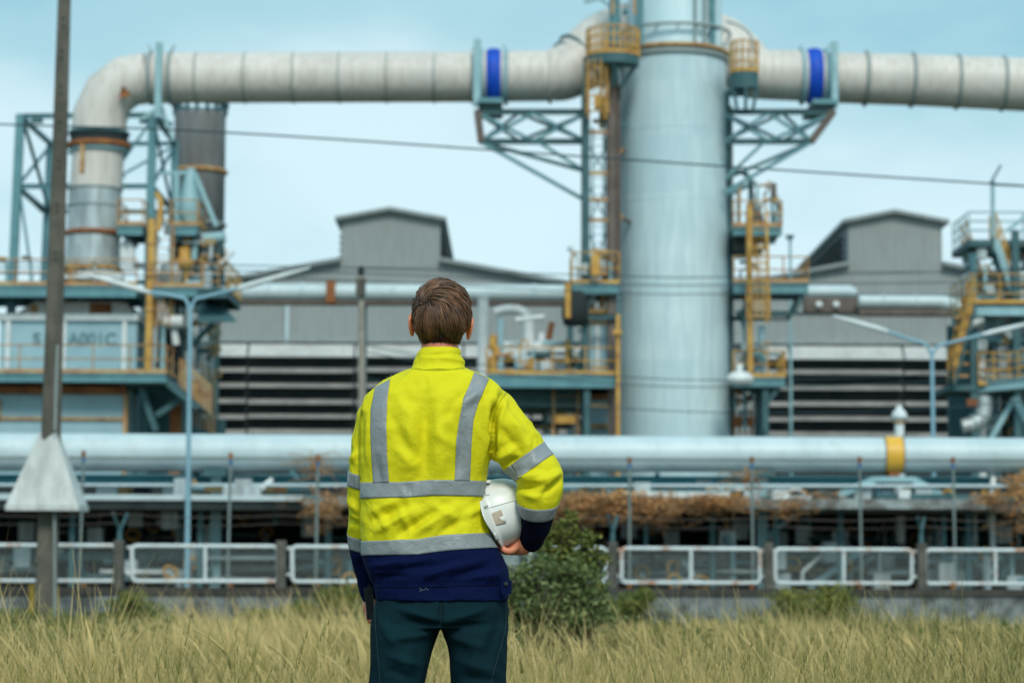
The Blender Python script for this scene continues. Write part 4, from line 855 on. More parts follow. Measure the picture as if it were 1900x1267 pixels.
# ================================================================ pipe rack between plant and fence
Yk = 48.0
def XK(q, Y=Yk): return PX(q, Y)
pz = [(P(q, a, Yk), P(q, c, Yk)) for q, a, c in ((-1300, 797.2, 872.6), (3200, 818.7, 878.4))]
rr = [(a - c).length / 2 for a, c in pz]
cen = [(a + c) / 2 for a, c in pz]
mp_ = MB().tube([cen[0].lerp(cen[1], i / 20) for i in range(21)], [rr[0] + (rr[1] - rr[0]) * i / 20 for i in range(21)], 48).build('main_pipe', m_pipe)
tag(mp_, 'huge pale pipeline spanning the whole width behind the worker', 'pipeline')
def on_pipe(q): 
    t = (XK(q) - cen[0].x) / (cen[1].x - cen[0].x); return cen[0].lerp(cen[1], t), rr[0] + (rr[1] - rr[0]) * t
b = MB(); c0, r0 = on_pipe(-1300); c1, r1 = on_pipe(3200)                  # lapped jacket seam low on the near side
for k, (dy, dz) in enumerate(((-.955, -.27), (-.93, -.33))):
    b.tube([c0 + Vector((0, dy * r0, dz * r0)), c1 + Vector((0, dy * r1, dz * r1))], .018, 6)
b.build('lap_seam', m_band, mp_)
b = MB()
for q in range(-150, 2100, 148):
    c, r_ = on_pipe(q + 37); b.ring(c, (1, 0, 0), r_ + .001, .008, 40, 6)
b.build('jacket_joint', m_pipe, mp_)
ca, ra = on_pipe(1638); cb, rb_ = on_pipe(1671)
bd = MB().tube([ca, cb], ra + .02, 48).build('marker_band', m_ochre, mp_)
cc, rc_ = on_pipe(1654)
MB().ring(ca, (1, 0, 0), ra + .02, .012, 48, 6).build('band_edge', m_brown, bd); MB().ring(cb, (1, 0, 0), ra + .02, .012, 48, 6).build('band_edge', m_brown, bd)
# vent with mushroom cap
c, r_ = on_pipe(1667); x = XK(1667, 50)
vt = MB().tube([(x, 50, 1.5), (x, 50, Z(776, 50))], 8.5 * K(50), 20).build('vent_pipe', m_white); tag(vt, 'white vent pipe with a round rain cap rising behind the main pipeline', 'vent')
MB().lathe([(9 * K(50), 0), (15 * K(50), 4 * K(50)), (15.5 * K(50), 8 * K(50)), (11 * K(50), 17 * K(50)), (6 * K(50), 22 * K(50)), (5 * K(50), 27 * K(50)), (0, 28 * K(50))], (x, 50, Z(777, 50)), 24).build('rain_cap', m_white, vt)
MB().ring((x, 50, Z(781, 50)), (0, 0, 1), 9 * K(50), .03, 24, 6).build('collar', m_oldyel, vt)
# second line under/behind
pipe_thing('service_pipe', 'teal service pipe tucked under the main pipeline', [P(-1300, 883, 50), P(3200, 896, 50)], 8 * K(50), m_lteal, n=16)
pipe_thing('service_pipe', 'thin pale service pipe carried on the rack beam', [P(-1300, 898, 47.6), P(3200, 903, 47.6)], 3 * K(47.6), m_pipe, n=10)
rk = empty('pipe_rack', (0, Yk, 0), 'teal steel rack of posts and braces carrying the main pipeline', 'pipe rack')
b = MB(); b.ibar(P(-1300, 885, Yk + .5), P(3200, 897, Yk + .5), .25, .18); b.build('rack_beam', mat('turquoise_beam', (.06, .36, .44), (.05, .30, .37), .5), rk)
for q in (-1080, -580, -80, 406, 820, 1412, 1960, 2500, 3000):
    MB().ibar((XK(q), Yk - .0, 0), (XK(q), Yk - .0, Z(868, Yk)), .2, .2).build('rack_post', m_lteal, rk)
    c, r_ = on_pipe(q); MB().box(c.x - .22, c.x + .22, Yk - .3, Yk + .3, c.z - r_ - .10, c.z - r_ + .04).build('pipe_shoe', m_dteal, rk)
b = MB(); b.bar(P(1556, 918, Yk - .3), P(1622, 890, Yk - .3), .12, .14); b.bar(P(1694, 890, Yk - .3), P(1745, 918, Yk - .3), .12, .14); b.bar(P(1620, 889, Yk - .3), P(1696, 889, Yk - .3), .14, .1)
b.bar(P(1600, 1020, Yk), P(1500, 1090, Yk), .12); b.bar(P(1418, 1000, Yk), P(1480, 950, Yk), .08); b.build('knee_brace', m_lteal, rk)
c, r_ = on_pipe(1654); MB().box(c.x - .1, c.x + .1, Yk - .2, Yk + .2, Z(893, Yk), Z(872, Yk)).build('pipe_shoe', m_rust, rk)
for q, w_, m, lab in ((108, 22, m_cloth_metal, 'grey'), (210, 26, m_white, 'white'), (238, 12, m_oldyel, 'rusty cream'), (272, 20, m_dark, 'black'), (333, 26, m_white, 'chalky')):
    o = MB().box(XK(q - w_, 49), XK(q + w_ * .5, 49), 49, 49.5, Z(925, 49), Z(897, 49)).build('junction_box', m); tag(o, lab + ' junction box sitting on the trench roof under the pipeline, left side', 'junction box')
# trench roof: concrete/steel ledge carried deep to shade the bay beneath
tr = empty('trench_shelter', (0, 47, 0), 'long low shelter with pale edge and dark bays behind the fence', 'shelter')
def slab(nm, q0, q1, p0, p1, Y0, Y1, m):
    a = P(q0, p0, Y0); c = P(q1, p1, Y0); a2 = P(q0, p0, Y0)
    b = MB(); b.box(XK(q0, Y0), XK(q1, Y0), Y0, Y1, PZ(p1, Y0), PZ(p0, Y0)); return b.build(nm, m, tr)
slab('roof_slab', -1300, 3200, 931, 946, 46.6, 56, mat('shelter_roof_concrete', (.16, .18, .18), (.10, .11, .11), .9, scale=2))
slab('pale_gutter', -1300, 565, 920, 930, 46.4, 46.75, m_pipe)
slab('concrete_edge', 1350, 1850, 923, 941, 46.35, 46.58, mat('edge_concrete', (.33, .39, .40), (.22, .26, .27), .9, scale=3, stain=(.08, .06, .04), stain_amt=.7, thr=.56))
slab('concrete_edge', 566, 1050, 922, 938, 46.35, 46.58, MATS['edge_concrete'])
MB().box(XK(-1300, 55), XK(3200, 55), 55, 55.3, 0, Z(900, 55)).build('shade_back_wall', m_dark, tr)  # near-black colour stands for the shadow beneath the roof
for i, q in enumerate(range(-100, 2100, 236)):
    MB().box(XK(q, 47.2), XK(q + 10, 47.2), 47.2, 47.4, 0, PZ(946, 47.2)).build('shelter_post', m_dteal, tr)
b = MB()
for py in (962, 972): b.tube([P(-150, py, 53), P(2050, py + 4, 53)], .05, 6)
b.build('inner_conduit', m_dteal, tr)
o = MB().box(XK(1160, 46.2), XK(1352, 46.2), 46.2, 46.9, PZ(921, 46.2), PZ(911, 46.2)).build('flat_trough', m_white); tag(o, 'long flat white trough lying on the shelter edge among dead vines', 'trough')
o = MB().box(XK(1432, 47.5), XK(1462, 47.5), 47.5, 48, PZ(925, 47.5), PZ(909, 47.5)).build('junction_box', m_white); tag(o, 'white junction box on the shelter edge right of the dead vines', 'junction box')
o = MB().box(XK(1662, 47.5), XK(1682, 47.5), 47.3, 47.8, PZ(922, 47.5), PZ(906, 47.5)).build('junction_box', m_white); tag(o, 'small white junction box between the slanting braces', 'junction box')
clutter(rk, XK(-20), XK(1920), Z(905, 47.8), Z(925, 47.8), 47.8, 70, 41, [m_teal, m_lteal, m_white, m_dteal, m_pipe, m_oldyel], r=(.03, .07))
clutter(tr, XK(-20), XK(1920), Z(955, 51), Z(1000, 51), 51, 60, 42, [m_dteal, m_teal, m_brown, m_dtank], r=(.03, .06))
clutter(tr, XK(-20), XK(1920), Z(1015, 47), Z(1080, 47), 47.5, 80, 43, [m_teal, m_lteal, m_dteal, m_pipe, m_brown, m_cloth_metal], r=(.03, .08))
# low things seen through the mesh panels
o = pipe_thing('low_pipe', 'fat white low pipe seen through the mesh panel right of the bush', [P(1172, 1043, 50), P(1318, 1041, 50)], 15 * K(50), m_white)
o = pipe_thing('low_pipe', 'thin white low pipe below the fat one behind the mesh', [P(1160, 1063, 49), P(1290, 1063, 49)], 5 * K(49), m_pipe)
pipe_thing('low_pipe', 'teal low pipe behind the mesh panels, left side', [P(-100, 1035, 51), P(700, 1030, 51)], 8 * K(51), m_lteal)
pipe_thing('low_pipe', 'teal low pipe behind the mesh panels, right side', [P(1440, 1030, 51), P(2050, 1034, 51)], 7 * K(51), m_teal)
pipe_thing('low_pipe', 'grey low pipe near the ground behind the mesh panels', [P(420, 1056, 50), P(760, 1050, 50)], 8 * K(50), m_cloth_metal)
pipe_thing('low_pipe', 'cream low pipe near the ground behind the right mesh panels', [P(1440, 1058, 50), P(1700, 1058, 50)], 5 * K(50), m_oldyel)
o = MB().box(XK(1318, 47.8), XK(1352, 47.8), 47.8, 48.6, 0, PZ(1012, 47.8)).build('concrete_pier', m_postc); tag(o, 'stout concrete pier behind the mesh panel', 'pier')
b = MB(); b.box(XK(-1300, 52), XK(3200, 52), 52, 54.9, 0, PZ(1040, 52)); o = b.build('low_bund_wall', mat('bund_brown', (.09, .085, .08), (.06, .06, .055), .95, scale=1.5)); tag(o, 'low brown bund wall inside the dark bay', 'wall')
for a_, c_, lab in (((1560, 1075), (1625, 1030), 'blue grey slanting pipe behind the third mesh panel from the right'), ((1205, 1030), (1262, 1075), 'thin slanting rod before the fat white low pipe'), ((600, 1080), (680, 1035), 'blue grey slanting pipe behind the panel left of the worker')):
    o = MB().bar(P(*a_, 49.5), P(*c_, 49.5), .10).build('slanting_pipe', m_lteal if 'blue' in lab else m_dteal); tag(o, lab, 'pipe')

# ================================================================ boundary fence
def YFn(q): return 39.2 + 2.6 * (q / 1900)
wall = empty('boundary_wall', (PX(950, 40), 40.5, 0), 'stained low concrete wall carrying the white mesh fence', 'wall')
a = Vector((PX(-1300, YFn(-1300)), YFn(-1300), 0)); c = Vector((PX(3200, YFn(3200)), YFn(3200), 0))
zt = PZ(1104, 40.5); zc_ = PZ(1090, 40.5)
MB().bar(a + Vector((0, .1, zt / 2)), c + Vector((0, .1, zt / 2)), .16, zt).build('plinth', m_wall, wall)
MB().bar(a + Vector((0, .1, (zt + zc_) / 2)), c + Vector((0, .1, (zt + zc_) / 2)), .24, zc_ - zt - .002).build('coping', m_coping, wall)
posts_px = [-62, 229, 527, 826, 1137, 1423, 1705, 1990]
pn = [(-52, 216), (245, 515), (542, 813), (840, 1124), (1153, 1410), (1438, 1692), (1717, 1976)]
plabs = ['mesh panel cut off by the picture edge, behind the concrete pole', 'whole white framed mesh panel behind the slim double armed lamp post', 'mesh panel ending behind the worker', 'mesh panel half covered by the worker and the bush',
         'mesh panel with the fat white pipe visible through it', 'mesh panel standing above the yellow green weeds', 'last mesh panel, cut off at the right edge']
for i, ((q0, q1), lab) in enumerate(zip(pn, plabs)):
    Y0, Y1 = YFn(q0), YFn(q1)
    TL = P(q0, np.interp(q0, (0, 1900), (1011, 1021)), Y0); TR = P(q1, np.interp(q1, (0, 1900), (1011, 1021)), Y1)
    BL = P(q0, np.interp(q0, (0, 1900), (1077, 1083)), Y0); BR = P(q1, np.interp(q1, (0, 1900), (1077, 1083)), Y1)
    e = empty('mesh_barrier', (BL + BR) / 2, lab, 'fence panel', 'white mesh fence panels')
    r_ = .036; cx = (TR - TL).normalized() * .09; cz = Vector((0, 0, .09))
    loop = []
    for p, u, v in ((TL, -cz, cx), (TR, -cx, -cz), (BR, cz, -cx), (BL, cx, cz)):
        for t in (0, .25, .5, .75, 1): loop.append(p + u * (1 - t) ** 2 + v * t ** 2)
    MB().tube(loop, r_, 8, closed=True).build('frame', m_fence, e)
    MB().tube([(TL + TR) / 2, (BL + BR) / 2], r_ * .9, 8).build('mid_bar', m_fence, e)
    b = MB(); L_ = (TR - TL).length; Hh = TL.z - BL.z; ux = (TR - TL).normalized(); s = .085
    for d in (1, -1):
        k = -Hh
        while k < L_:
            x0, x1 = k, k + Hh; z0, z1 = 0, Hh
            if x0 < 0: z0 = -x0; x0 = 0
            if x1 > L_: z1 = Hh - (x1 - L_); x1 = L_
            if x1 > x0:
                za, zb2 = (z0, z1) if d == 1 else (Hh - z0, Hh - z1)
                b.bar(BL + ux * x0 + Vector((0, 0, za)), BL + ux * x1 + Vector((0, 0, zb2)), .005)
            k += s
    b.build('wire_mesh', m_band, e)
    for q, zz in ((q0, .12), (q0, .55), (q1, .12), (q1, .55)):
        o_ = BL if q == q0 else BR; sg = -1 if q == q0 else 1
        MB().bar(o_ + Vector((0, 0, zz)), o_ + Vector((sg * .09, 0, zz)), .03, .05).build('hinge_lug', m_fence, e)
fpl = ['near the left edge', 'between first two whole panels', 'left of the worker', 'hidden by the worker', 'right of the bush', 'between two right hand panels', 'under the forked arms at far right', 'beyond the right edge']
for q, lab in zip(posts_px, fpl):
    Y_ = YFn(q); x = PX(q, Y_); top = PZ(1004, Y_)
    e = MB().box(x - .075, x + .075, Y_ - .12, Y_ + .08, 0, top).build('fence_post', m_postc); tag(e, 'grey concrete fence post ' + lab, 'fence post', 'concrete fence posts')
    if q not in (1137, 1705, 229): continue
    b = MB(); b.bar((x, Y_, top), (x, Y_, top + .16), .07); b.bar((x, Y_, top + .14), (x - .09, Y_ - .2, top + .44), .035); b.bar((x, Y_, top + .14), (x + .09, Y_ + .2, top + .44), .035)
    b.build('forked_arm', m_dteal, e)
b = MB()
for k, (dz, dy) in enumerate(((.42, -.2), (.42, .2), (.28, -.1), (.28, .1))):
    pts = []
    for q0, q1 in zip(posts_px, posts_px[1:]):
        for t in (0, .25, .5, .75):
            q = q0 + (q1 - q0) * t; Y_ = YFn(q); pts.append((PX(q, Y_), Y_ + dy, PZ(1004, Y_) + dz - .05 * math.sin(PI * t)))
    b.tube(pts, .003, 4)
bw = b.build('barbed_wire', m_brown); tag(bw, 'dull barbed wire strands strung over the mesh fence', 'barbed wire')
# marker stakes
sl_ = [(155, 838, 1078, 'nearest the white pole guard'), (428, 842, 1092, 'just right of the slim double armed lamp post'), (590, 846, 1076, 'with dead vine clinging, left of the worker'), (1168, 850, 1010, 'rising through the dead vines'),
       (1395, 849, 1030, 'right of the flat white trough'), (1595, 849, 1088, 'left of the yellow pipe band'), (1768, 850, 1090, 'right of the yellow pipe band')]
m_tipb = mat('cobalt_tape', (.04, .16, .42), None, .6)
for q, t, b_, lab in sl_:
    Y_ = YFn(q) + 1.2
    x = PX(q, Y_); e = MB().tube([(x, Y_, 0), P(q, t + 8, Y_)], .024, 8).build('marker_stake', mat('stake_grey', (.20, .26, .26), None, .6)); tag(e, 'thin grey marker stake with rusty tip ' + lab, 'stake', 'marker stakes behind the fence')
    MB().tube([P(q, t + 9, Y_), P(q, t - 2, Y_)], .036, 8).build('tip', m_rust, e)
    MB().tube([P(q, t + 18, Y_), P(q, t + 12, Y_)], .034, 8).build('tape_band', m_tipb, e)
    MB().tube([P(q, 1082, Y_ - 1.35), P(q, 1092, Y_ - 1.35)], .04, 8).build('foot_clip', m_rust, e)

# ================================================================ poles, lamps, wires
Yp = 36.0
p0 = P(84, 1150, Yp); p1 = P(119.5, 0, Yp); d = p1 - p0; pb = p0 - d * (p0.z / d.z); pt = p0 + d * ((12.5 - p0.z) / d.z)
b = MB()
for wv, zs in (((0, 1), None),):
    n = 24; ring_ = []
    for i in range(n + 1):
        t = i / n; c = pb.lerp(pt, t); hw = (20.5 - 8.5 * (c.z / 9.4) * 1.0) * K(Yp); hw = max(hw, .06); dp = hw * .8
        ca_, sa_ = math.cos(.22), math.sin(.22); ch = hw * .18
        for x_, y_ in ((-hw, -dp + ch), (-hw + ch, -dp), (hw - ch, -dp), (hw, -dp + ch), (hw, dp), (-hw, dp)):
            ring_.append(c + Vector((x_ * ca_ - y_ * sa_, x_ * sa_ + y_ * ca_, 0)))
    b.add(ring_, [(i * 6 + k, i * 6 + (k + 1) % 6, (i + 1) * 6 + (k + 1) % 6, (i + 1) * 6 + k) for i in range(n) for k in range(6)])
    b.add(ring_[-6:], [(0, 1, 2, 3, 4, 5)])
pole = b.build('utility_pole', m_conc); tag(pole, 'tall tapering grey concrete utility pole at the left with a pyramid guard', 'utility pole')
# earthing conduit along the right face
b = MB(); b.tube([P(107, 640, Yp - .2), P(104, 720, Yp - .25), P(102, 798, Yp - .25)], .02, 6); b.build('earth_wire_conduit', m_band, pole)
b = MB(); b.tube([P(101, 950, Yp - .25), P(102, 1145, Yp - .25)], .022, 6); b.build('earth_wire_conduit', m_band, pole)
b = MB()
for py in (35, 95, 160, 228, 300, 380, 470): c = P(np.interp(py, (0, 1150), (118, 84)), py, Yp - .18); b.tube([c, c + Vector((0, -.03, 0))], .022, 8)
b.build('bolt_hole', m_dark, pole)
b = MB(); 
tl, tr_, bl, br_ = P(77, 800, Yp), P(106, 800, Yp), P(22, 938, Yp), P(154, 938, Yp)
hb = (br_.x - bl.x) / 2; cb_ = Vector(((bl.x + br_.x) / 2, Yp, 0)); ht = (tr_.x - tl.x) / 2; ct = Vector(((tl.x + tr_.x) / 2, Yp, 0)); zt_, zb_ = tl.z, bl.z
def sq(c, h, z): return [Vector((c.x - h, c.y - h * .8, z)), Vector((c.x + h, c.y - h * .8, z)), Vector((c.x + h, c.y + h * .8, z)), Vector((c.x - h, c.y + h * .8, z))]
vs = sq(ct, ht, zt_) + sq(cb_, hb, zb_); fs = [(i, (i + 1) % 4, 4 + (i + 1) % 4, 4 + i) for i in range(4)] + [(0, 3, 2, 1)]
b.add(vs, fs)
gd = b.build('pyramid_guard', m_guard, pole)
b = MB(); vs = sq(cb_, hb + .01, zb_ + .01) + sq(cb_, hb + .01, zb_ - .075); b.add(vs, [(i, (i + 1) % 4, 4 + (i + 1) % 4, 4 + i) for i in range(4)] + [(4, 5, 6, 7), (3, 2, 1, 0)]); b.build('rim', m_guard, gd)
# yellow hoop behind the pole foot
b = MB(); Yh = 37.5
b.bar(P(59, 1084, Yh), P(59, 1150, Yh), .08, .03); b.bar(P(106, 1088, Yh), P(106, 1150, Yh), .05, .03); b.bar(P(57, 1086, Yh), P(108, 1088, Yh), .06, .03)
o = b.build('yellow_hoop', m_ochre); tag(o, 'low yellow steel hoop guard at the foot of the concrete pole', 'hoop guard')
# middle pole with insulator
Ym = 58.0
mpz = P(670, 512, Ym); mb = P(672, 800, Ym)
mid = MB().tube([(mb.x, Ym, 0), (mb.x, Ym, mb.z), mpz], [.105, .10, .075], 12).build('utility_pole', mat('weathered_pole_brown', (.33, .31, .27), (.24, .22, .19), .9, scale=4)); tag(mid, 'brown utility pole with a dark insulator rising beside the worker', 'utility pole')
MB().lathe([(.05, 0), (.1, .05), (.06, .1), (.1, .16), (.05, .22), (0, .26)], mpz, 12).build('insulator', m_dark, mid)
b = MB(); b.box(mpz.x - .12, mpz.x + .12, Ym - .18, Ym - .06, mpz.z - .5, mpz.z - .08); b.build('bracket', m_conc, mid)
def wire(label, pts, Y_list, r=.018, cat='power line', m=m_wire):
    P_ = [P(a, c, y) for (a, c), y in zip(pts, Y_list)]
    if pts[0][0] < 0: P_.insert(0, P_[0] + (P_[0] - P_[1]) * 3.5)
    if pts[-1][0] > 1900: P_.append(P_[-1] + (P_[-1] - P_[-2]).normalized() * 25)
    q = smooth_path(P_, 6); o = MB().tube(q, r, 5).build('power_line', m); tag(o, label, cat); return o
wire('black power line crossing high in front of duct and stack', [(-120, 227), (415, 246), (1143, 295), (1345, 309), (1900, 345), (2050, 352)], [44] * 6, .018)
wire('upper faint cable near the top of the guide frame crossing the stack', [(-120, 486), (415, 492), (672, 498), (1143, 512), (1345, 514), (1900, 500), (2050, 492)], [58] * 7, .014)
wire('second faint cable crossing stack and shed roof just beneath the upper one', [(-120, 494), (415, 502), (672, 507), (1143, 527), (1345, 529), (1900, 522), (2050, 516)], [58] * 7, .014)
wire('third faint cable crossing the stack level with the middle platforms', [(-120, 505), (415, 514), (672, 522), (1143, 544), (1345, 546), (1900, 548), (2050, 546)], [58] * 7, .013)
wire('sagging low cable crossing the stack at the height of the low platform', [(672, 640), (880, 675), (1143, 698), (1345, 705), (1700, 695), (2050, 660)], [58] * 6, .013)
wire('twin sagging low cable just below the first one on the stack', [(672, 652), (880, 688), (1143, 712), (1345, 718), (1700, 709), (2050, 674)], [58] * 6, .013)
wire('lowest cable crossing the foot of the stack above the pipeline', [(672, 700), (880, 742), (1143, 757), (1345, 765), (1700, 760), (2050, 730)], [58] * 6, .013)
# slim double-arm street lamps
def lamp(label, q, ptop, arms, Y):
    base = PX(q + 1, Y); jt = P(q, ptop, Y)
    e = MB().tube([(base, Y, 0), (base, Y, 1.2), (jt.x, Y, jt.z)], [.06, .052, .04], 12).build('street_lamp', m_lamp); tag(e, label, 'street lamp')
    for pts, hd_ in arms:
        pp = [P(a, c, Y - dy) for a, c, dy in pts]
        MB().tube(smooth_path([jt - Vector((0, 0, .1))] + pp, 5), .035, 8).build('arm', m_lamp, e)
        a, c = pp[-1], P(hd_[0], hd_[1], Y - pts[-1][2])
        d_ = (c - a); h = MB().tube([a - d_ * .1, a.lerp(c, .1), a.lerp(c, .6), c], [.03, .06, .05, .02], 10).build('lamp_head', m_white, e)
    return e
lamp('slim blue grey double armed street lamp beside the left process unit', 353, 572, [([(345, 557, 0), (325, 550, 0), (270, 541, 0)], (150, 506)), ([(362, 557, 0), (385, 550, 0), (450, 533, 0)], (575, 497))], 46)
lamp('slim blue grey double armed street lamp before the right hand louvred shed', 1729, 650, [([(1718, 640, 0), (1690, 630, 0), (1640, 613, 0)], (1545, 586)), ([(1742, 642, 0), (1775, 633, 0), (1830, 619, 0)], (1925, 597))], 52)
# ================================================================ the worker
Y0 = 6.6
def Q(px, py, y=0.0): return P(px, py, Y0 + y)
def ell(mb, c, r, R=None, n=20, k=12):
    c = Vector(c); vs = []
    for i in range(k + 1):
        for j in range(n):
            t = PI * i / k; a = 2 * PI * j / n; v = Vector((math.sin(t) * math.cos(a) * r[0], math.sin(t) * math.sin(a) * r[1], math.cos(t) * r[2]))
            vs.append(c + (R @ v if R else v))
    mb.add(vs, [(i * n + j, i * n + (j + 1) % n, (i + 1) * n + (j + 1) % n, (i + 1) * n + j) for i in range(k) for j in range(n)], True)
def limb(mb, pts, rad, n=20, sub=6):
    """tapered, round-ended smooth limb along joints"""
    q = smooth_path(pts, sub); rr = list(np.interp(np.linspace(0, len(pts) - 1, len(q)), range(len(pts)), rad))
    t0 = (q[0] - q[1]).normalized(); t1 = (q[-1] - q[-2]).normalized(); a, ra, b, rb = q[0], rr[0], q[-1], rr[-1]
    pre = [(a + t0 * ra * math.sin(x), max(ra * math.cos(x), 1e-4)) for x in (1.5, 1.1, .7, .35)]
    post = [(b + t1 * rb * math.sin(x), max(rb * math.cos(x), 1e-4)) for x in (.35, .7, 1.1, 1.5)]
    mb.tube([p for p, _ in pre] + q + [p for p, _ in post], [r for _, r in pre] + rr + [r for _, r in post], n)
def loft(mb, rings, n=48, ex=2.4, yplane=0.0):
    """rings: (py, xl_px, xr_px, y_back, y_front); back is the camera side"""
    vs = []
    for py, xl, xr, yb, yf in rings:
        a, b = Q(xl, py, yplane), Q(xr, py, yplane); c = (a + b) / 2; hx = (b.x - a.x) / 2; hy = (yf - yb) / 2; cy = Y0 + (yf + yb) / 2
        for k in range(n):
            t = 2 * PI * k / n; co, si = math.cos(t), math.sin(t)
            vs.append((c.x + math.copysign(abs(co) ** (2 / ex), co) * hx, cy + math.copysign(abs(si) ** (2 / ex), si) * hy, c.z))
    m = len(rings); fs = [(i * n + k, i * n + (k + 1) % n, (i + 1) * n + (k + 1) % n, (i + 1) * n + k) for i in range(m - 1) for k in range(n)]
    fs += [tuple(range(n))[::-1], tuple(range((m - 1) * n, m * n))]
    mb.add(vs, fs, True)
def interp_rings(rings, step=6):
    rings = sorted(rings); py = [r[0] for r in rings]; out = []
    ys = np.arange(py[0], py[-1] + .01, step); cols = list(zip(*rings))
    for y in ys: out.append(tuple([y] + [float(np.interp(y, py, cols[i])) for i in range(1, 5)]))
    return out
def solidify_shape(mb, voxel, smooth=4, name='tmp'):
    o = mb.build(name, m_dark); md = o.modifiers.new('r', 'REMESH'); md.mode = 'VOXEL'; md.voxel_size = voxel; md.use_smooth_shade = True
    if smooth: s = o.modifiers.new('s', 'SMOOTH'); s.factor = .5; s.iterations = smooth
    dg = bpy.context.evaluated_depsgraph_get(); me = D.meshes.new_from_object(o.evaluated_get(dg)); D.objects.remove(o)
    return me
def mesh_obj(me, name, mats, parent):
    o = D.objects.new(name, me); C.objects.link(o); me.materials.clear()
    for m in mats: me.materials.append(m)
    me.polygons.foreach_set('use_smooth', [True] * len(me.polygons))
    o.parent = parent; o.matrix_parent_inverse = Matrix.Translation(-parent.location) if parent.type == 'EMPTY' else Matrix.Identity(4); return o
def co_np(me):
    a = np.empty(len(me.vertices) * 3, np.float32); me.vertices.foreach_get('co', a); return a.reshape(-1, 3).astype(float)
def no_np(me):
    a = np.empty(len(me.vertices) * 3, np.float32); me.vertices.foreach_get('normal', a); return a.reshape(-1, 3).astype(float)
def to_px(V):
    d = V - np.array([0, 0, CAMZ]); f = d @ np.array(FW); return W0 / 2 + FPX * (d @ np.array(RT)) / f, H0 / 2 - FPX * (d @ np.array(UP)) / f
def nzv(V, s, seed=0.0):
    s = np.broadcast_to(np.array(s, float), 3); return np.array([noise.noise(Vector((v[0] * s[0] + seed, v[1] * s[1] + seed * 1.3, v[2] * s[2] - seed))) for v in V])

def cloth(name, col, rough, weave=900, sheen=.0, var=.9, col2=None, spec=.2):
    m = D.materials.new(name); m.use_nodes = True; t = m.node_tree; b = t.nodes['Principled BSDF']; L = t.links.new
    geo = t.nodes.new('ShaderNodeNewGeometry'); n1 = t.nodes.new('ShaderNodeTexNoise'); n1.inputs['Scale'].default_value = 9; n1.inputs['Detail'].default_value = 5; L(geo.outputs['Position'], n1.inputs['Vector'])
    mx = t.nodes.new('ShaderNodeMix'); mx.data_type = 'RGBA'; L(n1.outputs['Fac'], mx.inputs[0]); mx.inputs[6].default_value = (*col, 1); mx.inputs[7].default_value = (*(col2 or [c * var for c in col]), 1)
    L(mx.outputs[2], b.inputs['Base Color']); b.inputs['Roughness'].default_value = rough; b.inputs['Specular IOR Level'].default_value = spec; b.inputs['Sheen Weight'].default_value = sheen
    n2 = t.nodes.new('ShaderNodeTexNoise'); n2.inputs['Scale'].default_value = weave; n2.inputs['Detail'].default_value = 2; L(geo.outputs['Position'], n2.inputs['Vector'])
    n3 = t.nodes.new('ShaderNodeTexNoise'); n3.inputs['Scale'].default_value = 45; n3.inputs['Detail'].default_value = 5; n3.inputs['Distortion'].default_value = .8; L(geo.outputs['Position'], n3.inputs['Vector'])
    bp = t.nodes.new('ShaderNodeBump'); bp.inputs['Strength'].default_value = .25; bp.inputs['Distance'].default_value = .0006; L(n2.outputs['Fac'], bp.inputs['Height'])
    b2 = t.nodes.new('ShaderNodeBump'); b2.inputs['Strength'].default_value = .55; b2.inputs['Distance'].default_value = .005; L(n3.outputs['Fac'], b2.inputs['Height']); L(bp.outputs[0], b2.inputs['Normal']); L(b2.outputs[0], b.inputs['Normal'])
    return m
m_hiviz = cloth('hi_vis_yellow_cloth', (.74, .69, .010), .75, col2=(.64, .585, .010))
m_navy = cloth('navy_cloth', (.0026, .0078, .048), .85, spec=.08, col2=(.002, .006, .040))
m_navyd = cloth('navy_cuff_cloth', (.003, .005, .018), .85, spec=.08)
m_trou = cloth('dark_teal_twill', (.006, .032, .042), .9, spec=.08, col2=(.003, .013, .019))
m_trseam = cloth('trouser_seam_thread', (.012, .035, .042), .85)
m_tape = cloth('silver_reflective_tape', (.27, .305, .32), .42, weave=1500, col2=(.22, .25, .265), spec=.5)
m_skin = D.materials.new('skin'); m_skin.use_nodes = True
_b = m_skin.node_tree.nodes['Principled BSDF']; _b.inputs['Base Color'].default_value = (.58, .27, .17, 1); _b.inputs['Roughness'].default_value = .5
_b.inputs['Subsurface Weight'].default_value = .25; _b.inputs['Subsurface Radius'].default_value = (1, .3, .15); _b.inputs['Subsurface Scale'].default_value = .012
_n = m_skin.node_tree.nodes.new('ShaderNodeTexNoise'); _n.inputs['Scale'].default_value = 60; _m = m_skin.node_tree.nodes.new('ShaderNodeMix'); _m.data_type = 'RGBA'
_m.inputs[6].default_value = (.74, .30, .17, 1); _m.inputs[7].default_value = (.62, .19, .10, 1); m_skin.node_tree.links.new(_n.outputs['Fac'], _m.inputs[0]); m_skin.node_tree.links.new(_m.outputs[2], _b.inputs['Base Color'])

per = empty('person', Q(815, 1700), 'worker in yellow and navy hi-vis jacket seen from behind, looking up at the plant', 'person')
per.location.z = 0
